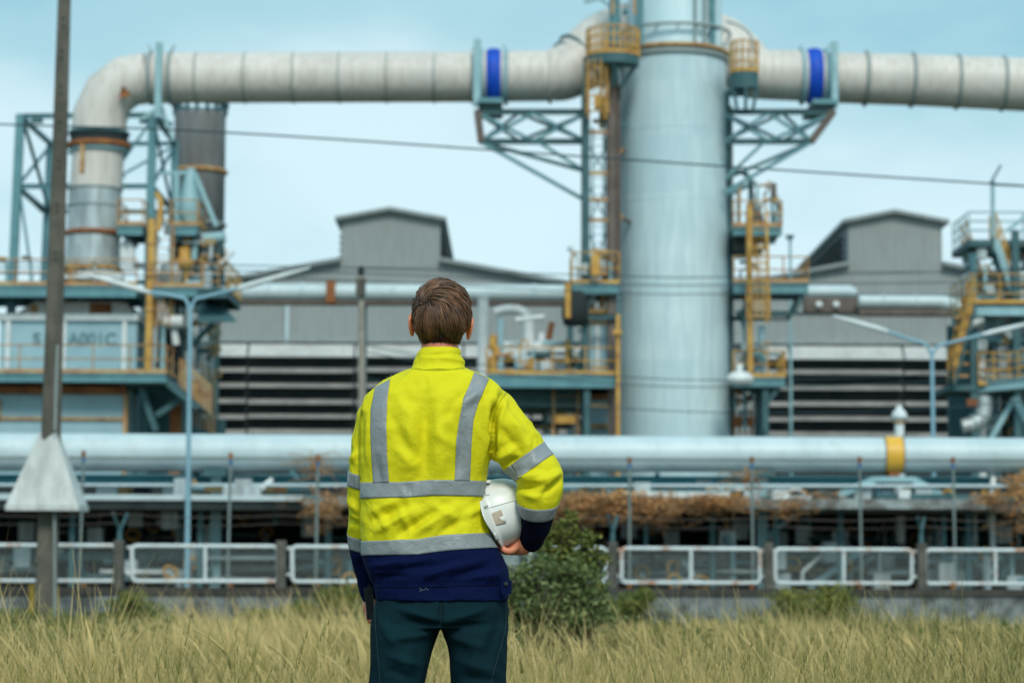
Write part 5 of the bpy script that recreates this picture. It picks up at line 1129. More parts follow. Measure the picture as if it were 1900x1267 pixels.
# ---- body: one continuous surface
hc = Q(819, 588, .03); HR = Matrix.Rotation(math.radians(4), 3, 'Y') @ Matrix.Rotation(math.radians(14), 3, 'X')
def Hd(x, y, z): return hc + HR @ Vector((x, y, z))
bd = MB()
ell(bd, Hd(0, -.008, .006), (.071, .090, .086), HR, 28, 18); ell(bd, Hd(0, .035, -.045), (.058, .062, .075), HR, 24, 14); ell(bd, Hd(0, .074, -.102), (.026, .024, .02), HR)
limb(bd, [Hd(0, .088, .010), Hd(0, .104, -.018), Hd(0, .112, -.036)], [.008, .010, .013], 12); ell(bd, Hd(0, .098, -.042), (.018, .012, .008), HR)
for s in (-1, 1):
    ell(bd, Hd(s * .030, .080, .020), (.024, .012, .007), HR); ell(bd, Hd(s * .030, .080, .002), (.014, .012, .010), HR, 14, 10)
    ell(bd, Hd(s * .040, .066, -.035), (.022, .022, .022), HR)
    # ears: bowl, helix rim and lobe, standing a little off the head
    E = HR @ Matrix.Rotation(s * .55, 3, 'Z')
    ez = -.028 if s < 0 else -.026
    ell(bd, Hd(s * .0765, .002, ez), (.0045, .015, .026), E)
    limb(bd, [Hd(s * .0755, .016, ez - .002), Hd(s * .080, .016, ez + .020), Hd(s * .0845, .0, ez + .029), Hd(s * .0865, -.013, ez + .014), Hd(s * .0835, -.012, ez - .010), Hd(s * .078, -.002, ez - .026)], [.003, .0035, .004, .0045, .004, .005], 10)
    ell(bd, Hd(s * .0775, .004, ez - .025), (.005, .008, .009), E)
ell(bd, Hd(0, .092, -.070), (.023, .009, .005), HR); ell(bd, Hd(0, .090, -.080), (.020, .009, .006), HR)
limb(bd, [hc + Vector((-.002, -.010, -.055)), hc + Vector((-.004, -.018, -.10)), hc + Vector((-.008, -.015, -.17))], [.052, .051, .060], 24)
loft(bd, interp_rings([(690, 770, 858, -.05, .07), (715, 725, 905, -.07, .07), (745, 700, 925, -.09, .08), (800, 690, 905, -.09, .08), (900, 700, 885, -.07, .08), (1000, 705, 900, -.07, .08), (1100, 705, 925, -.09, .07), (1160, 720, 915, -.08, .06)]))
ARM_L = [(Q(706, 775, .0), .066), (Q(692, 835, .02), .062), (Q(682, 915, .05), .054), (Q(680, 1000, .10), .050), (Q(690, 1080, .16), .040), (Q(694, 1103, .175), .037)]
ARM_R = [(Q(916, 776, .0), .080), (Q(946, 812, -.01), .073), (Q(978, 850, -.01), .066), (Q(1002, 884, -.03), .062), (Q(999, 925, -.035), .060), (Q(995, 965, -.005), .043), (Q(984, 1003, .045), .032)]
for A in (ARM_L, ARM_R): limb(bd, [p for p, r in A], [r * .62 for p, r in A], 16)
# left hand round the radio
wl_ = Q(694, 1098, .17); pl_ = Q(690, 1122, .175)
limb(bd, [wl_, Q(691, 1112, .175), Q(689, 1126, .17)], [.024, .026, .026], 14)
for i in range(4):
    yy = .192 - .020 * i; z = 1126 + (3, 6, 7, 4)[i]
    limb(bd, [Q(688, 1118 + 2 * i, yy), Q(683, z + 8, yy - .004), Q(687, z + 19, yy - .012), Q(692, z + 22, yy - .014)], [.0095, .0088, .008, .0072], 10)
limb(bd, [Q(692, 1110, .15), Q(688, 1122, .135), Q(689, 1138, .130)], [.011, .0105, .009], 10)
# right hand under the hard hat rim
limb(bd, [Q(983, 1002, .05), Q(972, 1010, .055), Q(958, 1012, .06)], [.026, .028, .027], 14)
for i in range(4):                            # index nearest the camera; each finger bent twice round the rim
    y = .022 + .020 * i; dl = (0, 3, 2, -3)[i]
    limb(bd, [Q(966, 1004 + 2 * i, y + .02), Q(952 - dl, 1019 + i, y + .004), Q(939 - dl, 1022, y - .002), Q(929 - dl, 1012, y), Q(927 - dl, 1002, y + .002)], [.0115, .0105, .0098, .009, .008], 12)
limb(bd, [Q(977, 1004, .07), Q(975, 992, .10), Q(970, 980, .12)], [.014, .012, .0105], 12)
# legs inside the trousers
for s, xs3 in ((-1, (752, 742, 738, 736)), (1, (880, 888, 892, 894))):
    limb(bd, [Q(xs3[0], 1130, -.01), Q(xs3[1], 1280, 0), Q(xs3[2], 1430, .01), Vector((Q(xs3[3], 1640).x, Y0 + .0, .10))], [.075, .065, .05, .04], 16)
me = solidify_shape(bd, .0032, 3); body = mesh_obj(me, 'body', [m_skin], per)

# ---- hair: shaped cap plus many locks combed out from the crown whorl
hb_m = MB()
HR_ = [(522.5, 812, 828, -.02, .05), (525, 802, 842, -.045, .07), (529, 793, 850, -.060, .085), (536, 783, 858, -.074, .095), (546, 775, 865, -.086, .10), (560, 769, 870, -.095, .10), (580, 766.5, 873, -.100, .085), (598, 768.5, 871, -.100, .045), (612, 773, 866, -.095, .02), (622, 777, 860, -.086, .0), (632, 780, 857, -.077, -.005), (641, 785, 852, -.066, -.01)]
hring = []
for r in interp_rings(HR_, 2.5): hring.append((r[0], r[1] + 1.5, r[2] - 1.5, r[3] + .03, r[4] + .03))
loft(hb_m, hring, 48, 2.15, .03)
me = solidify_shape(hb_m, .004, 6)
V = co_np(me); Nn = no_np(me); V += Nn * (nzv(V, 60, 3) * .0012 + nzv(V, 22, 5) * .002)[:, None]; me.vertices.foreach_set('co', V.astype(np.float32).ravel()); me.update()
def hair_mat(name, c1, c2):
    m = D.materials.new(name); m.use_nodes = True; t = m.node_tree; b = t.nodes['Principled BSDF']; L = t.links.new
    at = t.nodes.new('ShaderNodeAttribute'); at.attribute_name = 'tint'; cr = t.nodes.new('ShaderNodeValToRGB'); cr.color_ramp.elements[0].color = (*c1, 1); cr.color_ramp.elements[1].color = (*c2, 1)
    L(at.outputs['Fac'], cr.inputs[0]); L(cr.outputs[0], b.inputs['Base Color']); b.inputs['Roughness'].default_value = .42; b.inputs['Specular IOR Level'].default_value = .6
    return m
m_hair = hair_mat('brown_hair', (.007, .0035, .002), (.38, .18, .088)); m_scalp = mat('hair_undercoat', (.022, .012, .008), (.014, .008, .005), .8, scale=60)
hair = mesh_obj(me, 'hair', [m_scalp], per)
hb_bm = bmesh.new(); hb_bm.from_mesh(me); HT = BVHTree.FromBMesh(hb_bm)
def hit_back(px, py):
    o_ = Vector((0, 0, CAMZ)); d_ = (Q(px, py) - o_).normalized(); return HT.ray_cast(o_, d_)
Wp = hit_back(797, 559)[0]
hv, hf, htn = [], [], []
ns_h = 11000; verts_h = np.array([v.co[:] for v in hb_bm.verts]); nrm_h = np.array([v.normal[:] for v in hb_bm.verts])
hpx, hpy = to_px(verts_h)
cand = np.where((hpy < 639) & ((verts_h[:, 1] < hc.y + .09)))[0]
# denser on the crown
pick = rng.choice(cand, ns_h)
def comb(p, n, L_, jit, steps=8):
    st = L_ / steps; out = []
    for k in range(steps + 1):
        out.append((p.copy(), n.copy()))
        r_ = p - Wp; r_ -= n * r_.dot(n); rl_ = r_.length + 1e-5; rh = r_ / rl_
        sw = n.cross(rh) * -1.0; up_ = max(0.0, 1 - rl_ / .09)
        dr = rh + sw * (.75 * up_ if p.x > Wp.x - .01 or p.z > Wp.z else .15) + Vector((.0, 0, -1)) * min(1.6, .2 + rl_ * 12) + jit
        if p.z > Wp.z - .008: dr += Vector((1.1, .25, .25 * (1 if p.x < hc.x else 0)))
        dr -= n * dr.dot(n); dr.normalize(); q_, nn_, _, _ = HT.find_nearest(p + dr * st)
        if q_ is None: break
        p, n = q_, nn_
    while len(out) < steps + 1: out.append(out[-1])
    return out
ng_ = 300; gl = rng.choice(cand, ng_); G = []
for vi in gl:
    low = float(np.clip((hpy[vi] - 585) / 45, 0, 1)); L_ = (.070 * (1 - low) + .016 * low) * rng.uniform(.7, 1.15)
    G.append(dict(root=verts_h[vi], path=comb(Vector(verts_h[vi]), Vector(nrm_h[vi]), L_, Vector(rng.normal(0, .42, 3))), lift=rng.uniform(0, 1) ** 1.4 * .0052 * (1 - low * .85), tint=float(np.clip(rng.normal(.5, .24), 0, 1)), L=L_, low=low))
groots = np.array([g_['root'] for g_ in G])
for s_i, vi in enumerate(pick):
    p = Vector(verts_h[vi]); g_ = G[int(np.argmin(((groots - verts_h[vi]) ** 2).sum(1)))]; lowf = float(np.clip((hpy[vi] - 585) / 45, 0, 1))
    own = comb(p, Vector(nrm_h[vi]), g_['L'] * rng.uniform(.8, 1.05), Vector(rng.normal(0, .10, 3))); pts = []
    fly = rng.uniform(0, 1) < .08
    for k, ((a_, n_), (b_, _)) in enumerate(zip(own, g_['path'])):
        t = k / 8; w_ = (.72 if not fly else .1) * t; pts.append(a_.lerp(b_, w_) + n_ * (.0006 + (g_['lift'] + (.004 if fly else 0)) * math.sin(PI * min(t * 1.05, 1)) + .0006 * rng.uniform()))
    w0 = rng.uniform(.0005, .0012) * (1 - .45 * lowf); rr = [max(.0002, w0 * (.45 + 1.0 * math.sin(PI * min(.98, .12 + .88 * k / 8)))) for k in range(9)]
    cen_ = math.exp(-((hpx[vi] - 822) / 34) ** 2) * float(np.clip((hpy[vi] - 565) / 25, 0, 1))
    ct = (g_['tint'] * .75 + .18 * rng.normal() + .18) * (1 - .55 * cen_) * (1 - .6 * lowf)
    o_ = len(hv); q2, T2_, U2 = frames(pts)
    for a_ in range(9):
        B_ = T2_[a_].cross(U2[a_])
        for j in range(4):
            an = PI / 2 * j; hv.append(tuple(q2[a_] + (U2[a_] * math.cos(an) + B_ * math.sin(an)) * rr[a_])); htn.append(min(1, max(0, ct * .85 * (.5 + .6 * a_ / 8))))
    for a_ in range(8):
        for j in range(4): hf.append((o_ + a_ * 4 + j, o_ + a_ * 4 + (j + 1) % 4, o_ + (a_ + 1) * 4 + (j + 1) % 4, o_ + (a_ + 1) * 4 + j))
lk = mesh_np('lock', np.array(hv), np.array(hf), np.array(htn), m_hair, hair); lk.name = 'hair_strands'
lk.data.polygons.foreach_set('use_smooth', [True] * len(lk.data.polygons))

# ---- jacket
jk = MB()
TOR = [(684, 766, 861, -.070, .085), (690, 752, 876, -.085, .09), (697, 736, 894, -.094, .095), (706, 716, 912, -.102, .10), (716, 700, 926, -.108, .105), (728, 684, 940, -.116, .11), (742, 674, 945, -.124, .115), (760, 667, 938, -.130, .12), (800, 663, 922, -.134, .125), (850, 664, 908, -.130, .13),
       (880, 667, 902, -.126, .13), (900, 669, 898, -.124, .13), (925, 670, 896, -.124, .13), (960, 670, 902, -.126, .13), (1000, 670, 915, -.128, .13), (1030, 671, 930, -.130, .13), (1055, 677, 942, -.132, .128), (1072, 686, 947, -.130, .125), (1084, 692, 945, -.122, .118), (1090, 691, 944, -.124, .12), (1114, 695, 944, -.126, .12), (1117, 697, 943, -.12, .115)]
loft(jk, interp_rings(TOR, 5), 72, 2.5)
jl = MB(); limb(jl, [p for p, r in ARM_L[:5]] + [ARM_L[5][0] + Vector((0, -.005, .004))], [r for p, r in ARM_L], 28)
ARL = ARM_R
limb(jk, [p for p, r in ARL], [r for p, r in ARL], 28)
ell(jk, Q(1008, 893, -.03), (.048, .055, .05))           # bagging cloth at the bent elbow
me = solidify_shape(jk, .0048, 5); nT = len(me.vertices); mel = solidify_shape(jl, .0048, 5); bmj = bmesh.new(); bmj.from_mesh(me); bmj.from_mesh(mel); bmj.to_mesh(me); bmj.free()
V = co_np(me); Nn = no_np(me); px, py = to_px(V)
back = np.clip((-Nn[:, 1] + .1) * 1.4, 0, 1)
def seg_d(P0, P1):
    d = np.array(P1, float) - P0; L2 = (d ** 2).sum(); t = np.clip(((px - P0[0]) * d[0] + (py - P0[1]) * d[1]) / L2, 0, 1)
    return np.hypot(px - P0[0] - t * d[0], py - P0[1] - t * d[1]), t, np.sign((px - P0[0]) * d[1] - (py - P0[1]) * d[0])
disp = np.zeros(len(V))
strokes = [((792, 735), (784, 885), -5.0, 15), ((765, 760), (757, 880), 3.0, 18), ((815, 750), (822, 885), 3.0, 20), ((905, 742), (893, 870), 5, 9), ((918, 760), (903, 880), -6, 8), ((896, 722), (840, 757), 2.5, 9), ((880, 715), (820, 775), -2, 10),
           ((735, 735), (775, 790), 2.0, 11), ((725, 770), (765, 850), -2, 10), ((700, 985), (770, 945), 4, 8), ((690, 965), (745, 938), -3.5, 8), ((735, 995), (800, 955), -3.5, 8), ((765, 990), (850, 940), 3.5, 9), ((820, 985), (882, 955), -3.5, 8), ((850, 975), (895, 938), 3, 8), ((800, 935), (850, 965), 2, 8),
           ((690, 940), (730, 990), 2, 7), ((740, 940), (760, 985), 2, 6), ((690, 1050), (745, 1040), 3, 7), ((720, 1062), (800, 1048), -3, 7), ((790, 1068), (850, 1048), 3, 7), ((840, 1072), (915, 1045), -3, 8), ((700, 1072), (760, 1068), -2.5, 6), ((880, 1070), (935, 1062), 2.5, 6),
           ((672, 770), (668, 850), -3, 6), ((936, 728), (905, 800), -4.5, 6), ((905, 800), (910, 866), 3.5, 7), ((700, 850), (705, 900), -2, 8), ((860, 800), (850, 880), -2.5, 10), ((800, 800), (850, 830), 2, 10), ((730, 830), (780, 870), 2, 10), ((745, 905), (755, 925), 1.5, 6),
           ((930, 745), (985, 830), 2.5, 9), ((925, 790), (975, 850), -2.5, 9), ((920, 850), (960, 830), 3.5, 7), ((915, 865), (965, 850), -3.5, 6), ((960, 885), (1010, 880), 4, 7), ((955, 905), (1005, 900), -4.5, 6), ((1000, 895), (1038, 875), 3.5, 6), ((1010, 915), (1040, 890), -5, 6), ((970, 915), (1000, 925), 3, 7), ((640, 925), (668, 950), 2.5, 7), ((642, 860), (664, 840), 2.5, 7), ((640, 960), (668, 975), -2.5, 6)]
for a_, b_, amp, wd_ in strokes:
    d_, t_, sg = seg_d(a_, b_); prof = np.exp(-(d_ / wd_) ** 2); tp = np.sin(np.pi * np.clip(t_ * .9 + .05, 0, 1)) ** .6
    disp += amp * .0034 * prof * tp * back + (-amp * .0014) * np.exp(-((d_ - wd_ * 1.6) / wd_) ** 2) * (sg > 0) * back * tp
warp = np.stack([nzv(V, 7, 1), nzv(V, 7, 4), nzv(V, 7, 8)], 1) * .05
r1 = 1 - np.abs(nzv(V + warp, (14, 14, 8), 2)) * 2.2; r2 = 1 - np.abs(nzv(V + warp * .6, (30, 30, 17), 6)) * 2.2
disp += .0046 * (r1 - .5) + .0018 * (r2 - .5) + .0045 * nzv(V, 6, 12)
# gathers into the waistband
gz = np.clip(1 - np.abs(py - 1076) / 16, 0, 1); disp += gz * .0016 * np.sin(px * .55 + 3 * nzv(V, 12, 3))
V += Nn * disp[:, None]; me.vertices.foreach_set('co', V.astype(np.float32).ravel()); me.update()
jacket = mesh_obj(me, 'jacket', [m_hiviz, m_navy, m_navyd], per)
fc = np.empty(len(me.polygons) * 3, np.float32); me.polygons.foreach_get('center', fc); fc = fc.reshape(-1, 3).astype(float); fx, fy = to_px(fc)
navy_line = np.interp(fx, (660, 671, 774, 851, 911, 950), (1012, 1018, 1016, 1010, 1005, 1002))
isarmR = (fx > 950) & (fy < 1040) & (fc[:, 0] > Q(952, 900).x); mi = np.where(fy > navy_line, 1, 0)
mi = np.where((fx < 671) & (fy > 1000), 1, mi)
cutR = np.interp(fx, (958, 1015, 1045), (948, 945, 928)); _c = np.array(Q(998, 943, -.022)); _ax = np.array(Q(997, 965, -.005) - Q(1001, 918, -.035)); mi = np.where(isarmR & ((fc - _c) @ _ax > 0), 2, np.where(isarmR, 0, mi))
me.polygons.foreach_set('material_index', mi.astype(np.int32))
JB = bmesh.new(); JB.from_mesh(me); JB.verts.ensure_lookup_table()
_vi = [tuple(v.co) for v in JB.verts]; _fT = [tuple(v.index for v in f.verts) for f in JB.faces if f.verts[0].index < nT]; _fL = [tuple(v.index for v in f.verts) for f in JB.faces if f.verts[0].index >= nT]
JT = BVHTree.FromPolygons(_vi, _fT); JTL = BVHTree.FromPolygons(_vi, _fL); JT_ALL = BVHTree.FromBMesh(JB)

def cast_grid(rows, name, m, parent, off=.0016, tree=None, thick=.0009, far=1e3):
    """rows: list of lists of (origin, direction, max dist); a strip laid on the cloth"""
    tree = tree or JT; pts = []; 
    for row in rows:
        r = []
        for o_, d_ in row:
            h, n, _, _ = tree.ray_cast(o_, d_)
            if h is None or (h - o_).length > far: r.append(None)
            else:
                if n.dot(d_) > 0 and False: n = -n
                r.append((h + (n if n.dot(Vector((0, 0, 0)) - Vector((0, 0, 0))) >= 0 else -n) * off, n))
        pts.append(r)
    b = MB(); vs = []; idx = {}
    for i, r in enumerate(pts):
        for j, p in enumerate(r):
            if p is not None: idx[i, j] = len(vs); vs.append(p[0])
    fs = []
    for i in range(len(pts) - 1):
        for j in range(len(pts[0]) - 1):
            k = [(i, j), (i + 1, j), (i + 1, j + 1), (i, j + 1)]
            if all(x in idx for x in k):
                q = [Vector(vs[idx[x]]) for x in k]
                if max((q[0] - q[1]).length, (q[1] - q[2]).length, (q[2] - q[3]).length, (q[3] - q[0]).length) < .05: fs.append(tuple(idx[x] for x in k))
    b.add(vs, fs, True)
    o = b.build(name, m, parent); sm = o.modifiers.new('t', 'SOLIDIFY'); sm.thickness = thick; sm.offset = -1
    return o
def back_patch(name, m, parent, left, right, nrow=60, ncol=12, off=.0016, tree=None, ystart=-.6):
    """strip seen from behind: left/right edge polylines in px"""
    rows = []; lp = list(zip(*left)); rp_ = list(zip(*right))
    for i in range(nrow + 1):
        t = i / nrow; row = []
        yl = lp[1][0] + (lp[1][-1] - lp[1][0]) * t; yr = rp_[1][0] + (rp_[1][-1] - rp_[1][0]) * t
        a = (np.interp(yl, lp[1], lp[0]), yl); c = (np.interp(yr, rp_[1], rp_[0]), yr)
        for j in range(ncol + 1):
            u = j / ncol; q = Q(a[0] * (1 - u) + c[0] * u, a[1] * (1 - u) + c[1] * u, -.13); d_ = (q - Vector((0, 0, CAMZ))).normalized(); row.append((q - d_ * .5, d_))
        rows.append(row)
    return cast_grid(rows, name, m, parent, off, tree)
T = 'reflective_strip'
back_patch(T, m_tape, jacket, [(697, 719), (689, 759), (688, 800), (690, 844), (693, 896)], [(724, 705), (719, 740), (717, 784), (718.5, 841), (722, 895)])
back_patch(T, m_tape, jacket, [(880, 691), (860, 740), (852, 778), (846, 816), (843, 892)], [(906, 704), (888, 746), (878, 778), (875, 816), (871, 892)])
def belt(name, m, top, bot, off=.0019, n=150, rows=9):
    """strip round the torso; top/bot are (px list, py list) on the back, mirrored to the front"""
    R_ = []
    cx = Q(790, 900).x; 
    for j in range(rows + 1):
        v = j / rows; row = []
        for i in range(n + 1):
            a = 2 * PI * i / n + PI; dx, dy = math.sin(a), -math.cos(a)
            pxx = 790 + 125 * dx; pt_ = np.interp(pxx, *top); pb_ = np.interp(pxx, *bot); z = Q(790, pt_ + (pb_ - pt_) * v, -.12).z
            row.append((Vector((cx, Y0, z)), Vector((dx, dy * 1.0, 0)).normalized()))
        R_.append(row)
    return cast_grid(R_, name, m, jacket, off)
belt(T, m_tape, ((671, 723, 813, 887), (894, 894, 890, 890)), ((671, 748, 813, 880), (924, 922.5, 919, 919)))
belt(T, m_tape, ((671, 774, 829, 900), (1003.5, 1000, 993, 988)), ((671, 774, 851, 911), (1030, 1028.5, 1020.5, 1015)))
def cuff(name, m, c0, ax, w0, n=64, rows=8, skew=0.0, off=.0018, tree=None, far=.1):
    ax = ax.normalized(); u = ax.orthogonal().normalized(); v = ax.cross(u); R_ = []
    for j in range(rows + 1):
        c = c0 + ax * w0 * (j / rows - .5); R_.append([(c + ax * skew * math.cos(2 * PI * i / n), (u * math.cos(2 * PI * i / n) + v * math.sin(2 * PI * i / n))) for i in range(n + 1)])
    return cast_grid(R_, name, m, jacket, off, tree, far=far)
def axis_at(A, k, t): a, b = A[k][0], A[k + 1][0]; return a.lerp(b, t), (b - a)
c_, ax_ = axis_at(ARM_L, 1, .66); cuff(T, m_tape, Q(686, 890, .035), (ARM_L[2][0] - ARM_L[1][0]), .040, tree=JTL)
cuff(T, m_tape, Q(679, 1000, .10), (ARM_L[4][0] - ARM_L[2][0]), .040, tree=JTL)
cuff(T, m_tape, Q(988, 853, -.01), Q(1000, 880, -.01) - Q(958, 822, -.01) + Vector((.0, 0, -.0)), .042)
cuff(T, m_tape, Q(998, 943, -.022), Q(997, 965, -.005) - Q(1001, 918, -.035), .040)
# seams: armholes, side seam, waistband top stitch
def seam(pts, m, wd_=1.2, par=jacket, tree=None, name='seam', off=.0008):
    q = smooth_path([Vector((a, c, 0)) for a, c in pts], 8); L1, L2 = [], []
    rows = []
    for i, p in enumerate(q):
        d_ = (q[min(i + 1, len(q) - 1)] - q[max(i - 1, 0)]).normalized(); nrm = Vector((-d_.y, d_.x, 0)); row = []
        for s in (-1, 0, 1):
            pp = p + nrm * wd_ * s; w3 = Q(pp.x, pp.y, -.13); dd = (w3 - Vector((0, 0, CAMZ))).normalized(); row.append((w3 - dd * .5, dd))
        rows.append(row)
    return cast_grid(rows, name, m, par, off, tree)
m_seam = cloth('hi_vis_seam', (.45, .47, .01), .8)
seam([(944, 722), (926, 748), (914, 785), (908, 825), (906, 862)], m_seam, .8); seam([(672, 756), (668, 800), (668, 850), (669, 888)], m_seam, .8)
seam([(692, 1088), (760, 1089), (850, 1087), (944, 1083)], m_navyd, .8); seam([(765, 684), (812, 687), (862, 683)], m_seam, .9)
# adjuster tab with button at the right hip
tb = MB(); tb.box(Q(930, 1082).x, Q(949, 1082).x, Y0 - .105, Y0 - .098, Q(0, 1097).z, Q(0, 1072).z); t_o = tb.build('adjuster_tab', m_navy, jacket)
MB().lathe([(0, 0), (.006, 0), (.006, .003), (0, .003)], Q(939, 1083, -.106), 14, (0, -1, 0)).build('button', m_dark, t_o)
# stand collar
cl = MB()
CR = [(690, 758, 868, -.088, .09), (680, 765, 862, -.078, .08), (672, 767, 861, -.076, .075), (664, 770, 859, -.074, .07), (656, 775, 857, -.070, .062), (649, 780, 855, -.064, .055), (646.5, 782, 853, -.061, .052)]
CI = [(646.5, 785, 850, -.056, .047), (655, 786, 848, -.058, .048), (668, 786, 846, -.058, .05)]
n = 64; vs = []
for (py_, xl, xr, yb, yf), inner in [(r, 0) for r in interp_rings(CR, 2.5)[::-1]] + [(r, 1) for r in interp_rings(CI, 3)]:
    a, b_ = Q(xl, py_), Q(xr, py_); c = (a + b_) / 2; hx = (b_.x - a.x) / 2; hy = (yf - yb) / 2; cy = Y0 + (yf + yb) / 2
    for k in range(n):
        t = 2 * PI * k / n; co, si = math.cos(t), math.sin(t)
        p = Vector((c.x + math.copysign(abs(co) ** .85, co) * hx, cy + math.copysign(abs(si) ** .85, si) * hy, c.z))
        if not inner:
            nn_ = Vector((co, si, 0)); ppx = float(to_px(np.array([p[:]]))[0][0])
            f = 1.0 * math.exp(-((py_ - (668 + (ppx - 815) * .09)) / 3.2) ** 2) * (ppx > 775) - 1.1 * math.exp(-((py_ - (662 - (ppx - 815) * .06)) / 3.5) ** 2) + .8 * noise.noise(p * 40)
            p += nn_ * f * .0032; p.z += .0025 * noise.noise(p * 18)
        vs.append(p)
m_ = len(vs) // n; cl.add(vs, [(i * n + k, i * n + (k + 1) % n, (i + 1) * n + (k + 1) % n, (i + 1) * n + k) for i in range(m_ - 1) for k in range(n)], True)
co_ = cl.build('collar', m_hiviz, jacket); s_ = co_.modifiers.new('s', 'SUBSURF'); s_.levels = s_.render_levels = 1
# frayed threads on the shoulder straps and hem
th_ = MB()
for (a_, c_) in ((720, 704), (724, 703), (717, 706), (878, 690), (882, 689), (785, 1085), (790, 1086), (788, 1088)):
    p = Q(a_, c_, -.12 if c_ > 800 else -.06); th_.tube(smooth_path([p, p + Vector((rng.normal(0, .004), -.003, .006 * (1 if c_ < 800 else -1))), p + Vector((rng.normal(0, .008), -.004, .012 * (1 if c_ < 800 else -1)))], 4), .0004, 4)
th_.build('loose_thread', m_tape, jacket)

# ---- trousers
tr_m = MB()
loft(tr_m, interp_rings([(1095, 703, 936, -.112, .10), (1112, 698, 940, -.118, .105), (1130, 694, 942, -.124, .11), (1150, 691, 942, -.124, .112), (1168, 689, 942, -.112, .105)], 5), 64, 2.4)
def leg(xl, xr, xl2, xr2, xk0, xk1, xa0, xa1):
    loft(tr_m, interp_rings([(1148, xl + 4, xr - 2, -.10, .10), (1165, xl, xr, -.112, .105), (1200, (xl + xl2) / 2, (xr * .6 + xr2 * .4), -.108, .10), (1267, xl2, xr2, -.098, .09), (1430, xk0, xk1, -.075, .085), (1560, xa0 - 4, xa1 + 4, -.085, .065), (1690, xa0, xa1, -.07, .065)], 8), 48, 2.25)
leg(688, 816, 685, 792, 690, 790, 690, 782); leg(820, 943, 837, 940, 842, 940, 850, 942)
me = solidify_shape(tr_m, .005, 3)
V = co_np(me); Nn = no_np(me); px, py = to_px(V); back = np.clip((-Nn[:, 1] + .1) * 1.4, 0, 1); disp = np.zeros(len(V))
for a_, b_, amp, wd_ in [((812, 1150), (740, 1128), 4, 8), ((818, 1162), (745, 1150), -4, 8), ((806, 1172), (730, 1185), 3.5, 8), ((825, 1152), (900, 1130), 4, 8), ((828, 1165), (905, 1160), -4, 8), ((832, 1180), (900, 1200), 3, 9), ((818, 1112), (817, 1160), -4, 4), ((700, 1140), (735, 1200), 2.5, 9), ((930, 1140), (905, 1220), -2.5, 10), ((720, 1215), (780, 1235), 3, 9), ((715, 1240), (775, 1262), -2.5, 8), ((850, 1225), (915, 1245), 3, 9), ((860, 1255), (920, 1262), -2.5, 8), ((760, 1190), (750, 1267), 2.5, 11), ((880, 1190), (885, 1267), 2.5, 12)]:
    d_, t_, sg = seg_d(a_, b_); disp += amp * .0032 * np.exp(-(d_ / wd_) ** 2) * np.sin(np.pi * np.clip(t_ * .9 + .05, 0, 1)) ** .6 * back
warp = np.stack([nzv(V, 6, 1), nzv(V, 6, 4), nzv(V, 6, 8)], 1) * .06
disp += .0055 * (.5 - np.abs(nzv(V + warp, (12, 12, 6), 22)) * 2.2) + .0009 * nzv(V, 30, 5)
V += Nn * disp[:, None]; me.vertices.foreach_set('co', V.astype(np.float32).ravel()); me.update()
trou = mesh_obj(me, 'trousers', [m_trou], per)
TB = bmesh.new(); TB.from_mesh(me); TT = BVHTree.FromBMesh(TB)
seam([(696, 1122), (697, 1160), (701, 1210), (706, 1268), (712, 1330)], m_trseam, 1.1, trou, TT); seam([(938, 1125), (937, 1165), (926, 1210), (910, 1268), (902, 1330)], m_trseam, 1.1, trou, TT); seam([(819, 1118), (818, 1164)], m_trseam, .9, trou, TT)
# ---- boots (below the frame)
for xc in (736, 895):
    bx_ = Q(xc, 1690).x; b = MB(); limb(b, [Vector((bx_, Y0 + .0, .20)), Vector((bx_, Y0 + .0, .09)), Vector((bx_, Y0 + .08, .055)), Vector((bx_, Y0 + .19, .045))], [.058, .05, .05, .042], 20); bt = b.build('boot', mat('black_leather', (.02, .018, .016), None, .5), per)
    b = MB(); 
    out_ = [(bx_ + .052 * math.sin(t) * (1.0 if math.cos(t) > 0 else .8), Y0 + .075 - .165 * -math.cos(t)) for t in np.linspace(0, 2 * PI, 25)[:-1]]
    k = len(out_); b.add([(x, y, 0) for x, y in out_] + [(x, y, .022) for x, y in out_], [tuple(range(k)), tuple(range(2 * k - 1, k - 1, -1))] + [(i, (i + 1) % k, k + (i + 1) % k, k + i) for i in range(k)]); b.build('sole', m_dark, bt)

# ================================================================ hard hat held under the arm
nC = Vector((.925, -.05, .375)).normalized(); eU = Vector((-.375, 0, .925)); eU = (eU - nC * eU.dot(nC)).normalized(); eV = nC.cross(eU)   # crown, up along rim, front-back
rc = Q(913, 957, .085)
def HH(u, v, w_): return rc + eU * u + eV * v + nC * w_
A_, B_, C_ = .096, .122, .118
hv_, hf_ = [], []; nn, kk = 72, 26
def hat_pt(th, ph, s=1.0):
    """th round the rim, ph 0 at rim .. pi/2 at crown"""
    c, s_ = math.cos(th), math.sin(th); ex = 2.35; rad = (abs(c) ** ex + abs(s_) ** ex) ** (-1 / ex)
    cp = math.cos(ph) ** .78; sp_ = math.sin(ph) ** .9
    u, v = A_ * rad * c * cp, B_ * rad * s_ * cp; w_ = C_ * sp_
    rid = .0045 * math.exp(-(u / .014) ** 2) * (sp_ > .35) + .003 * (math.exp(-((u - .032) / .008) ** 2) + math.exp(-((u + .032) / .008) ** 2)) * (sp_ > .5)
    return HH(u * s, v * s, w_ * s + rid)
ring_fl = [(1.09, -.006), (1.085, -.001), (1.0, .004)]
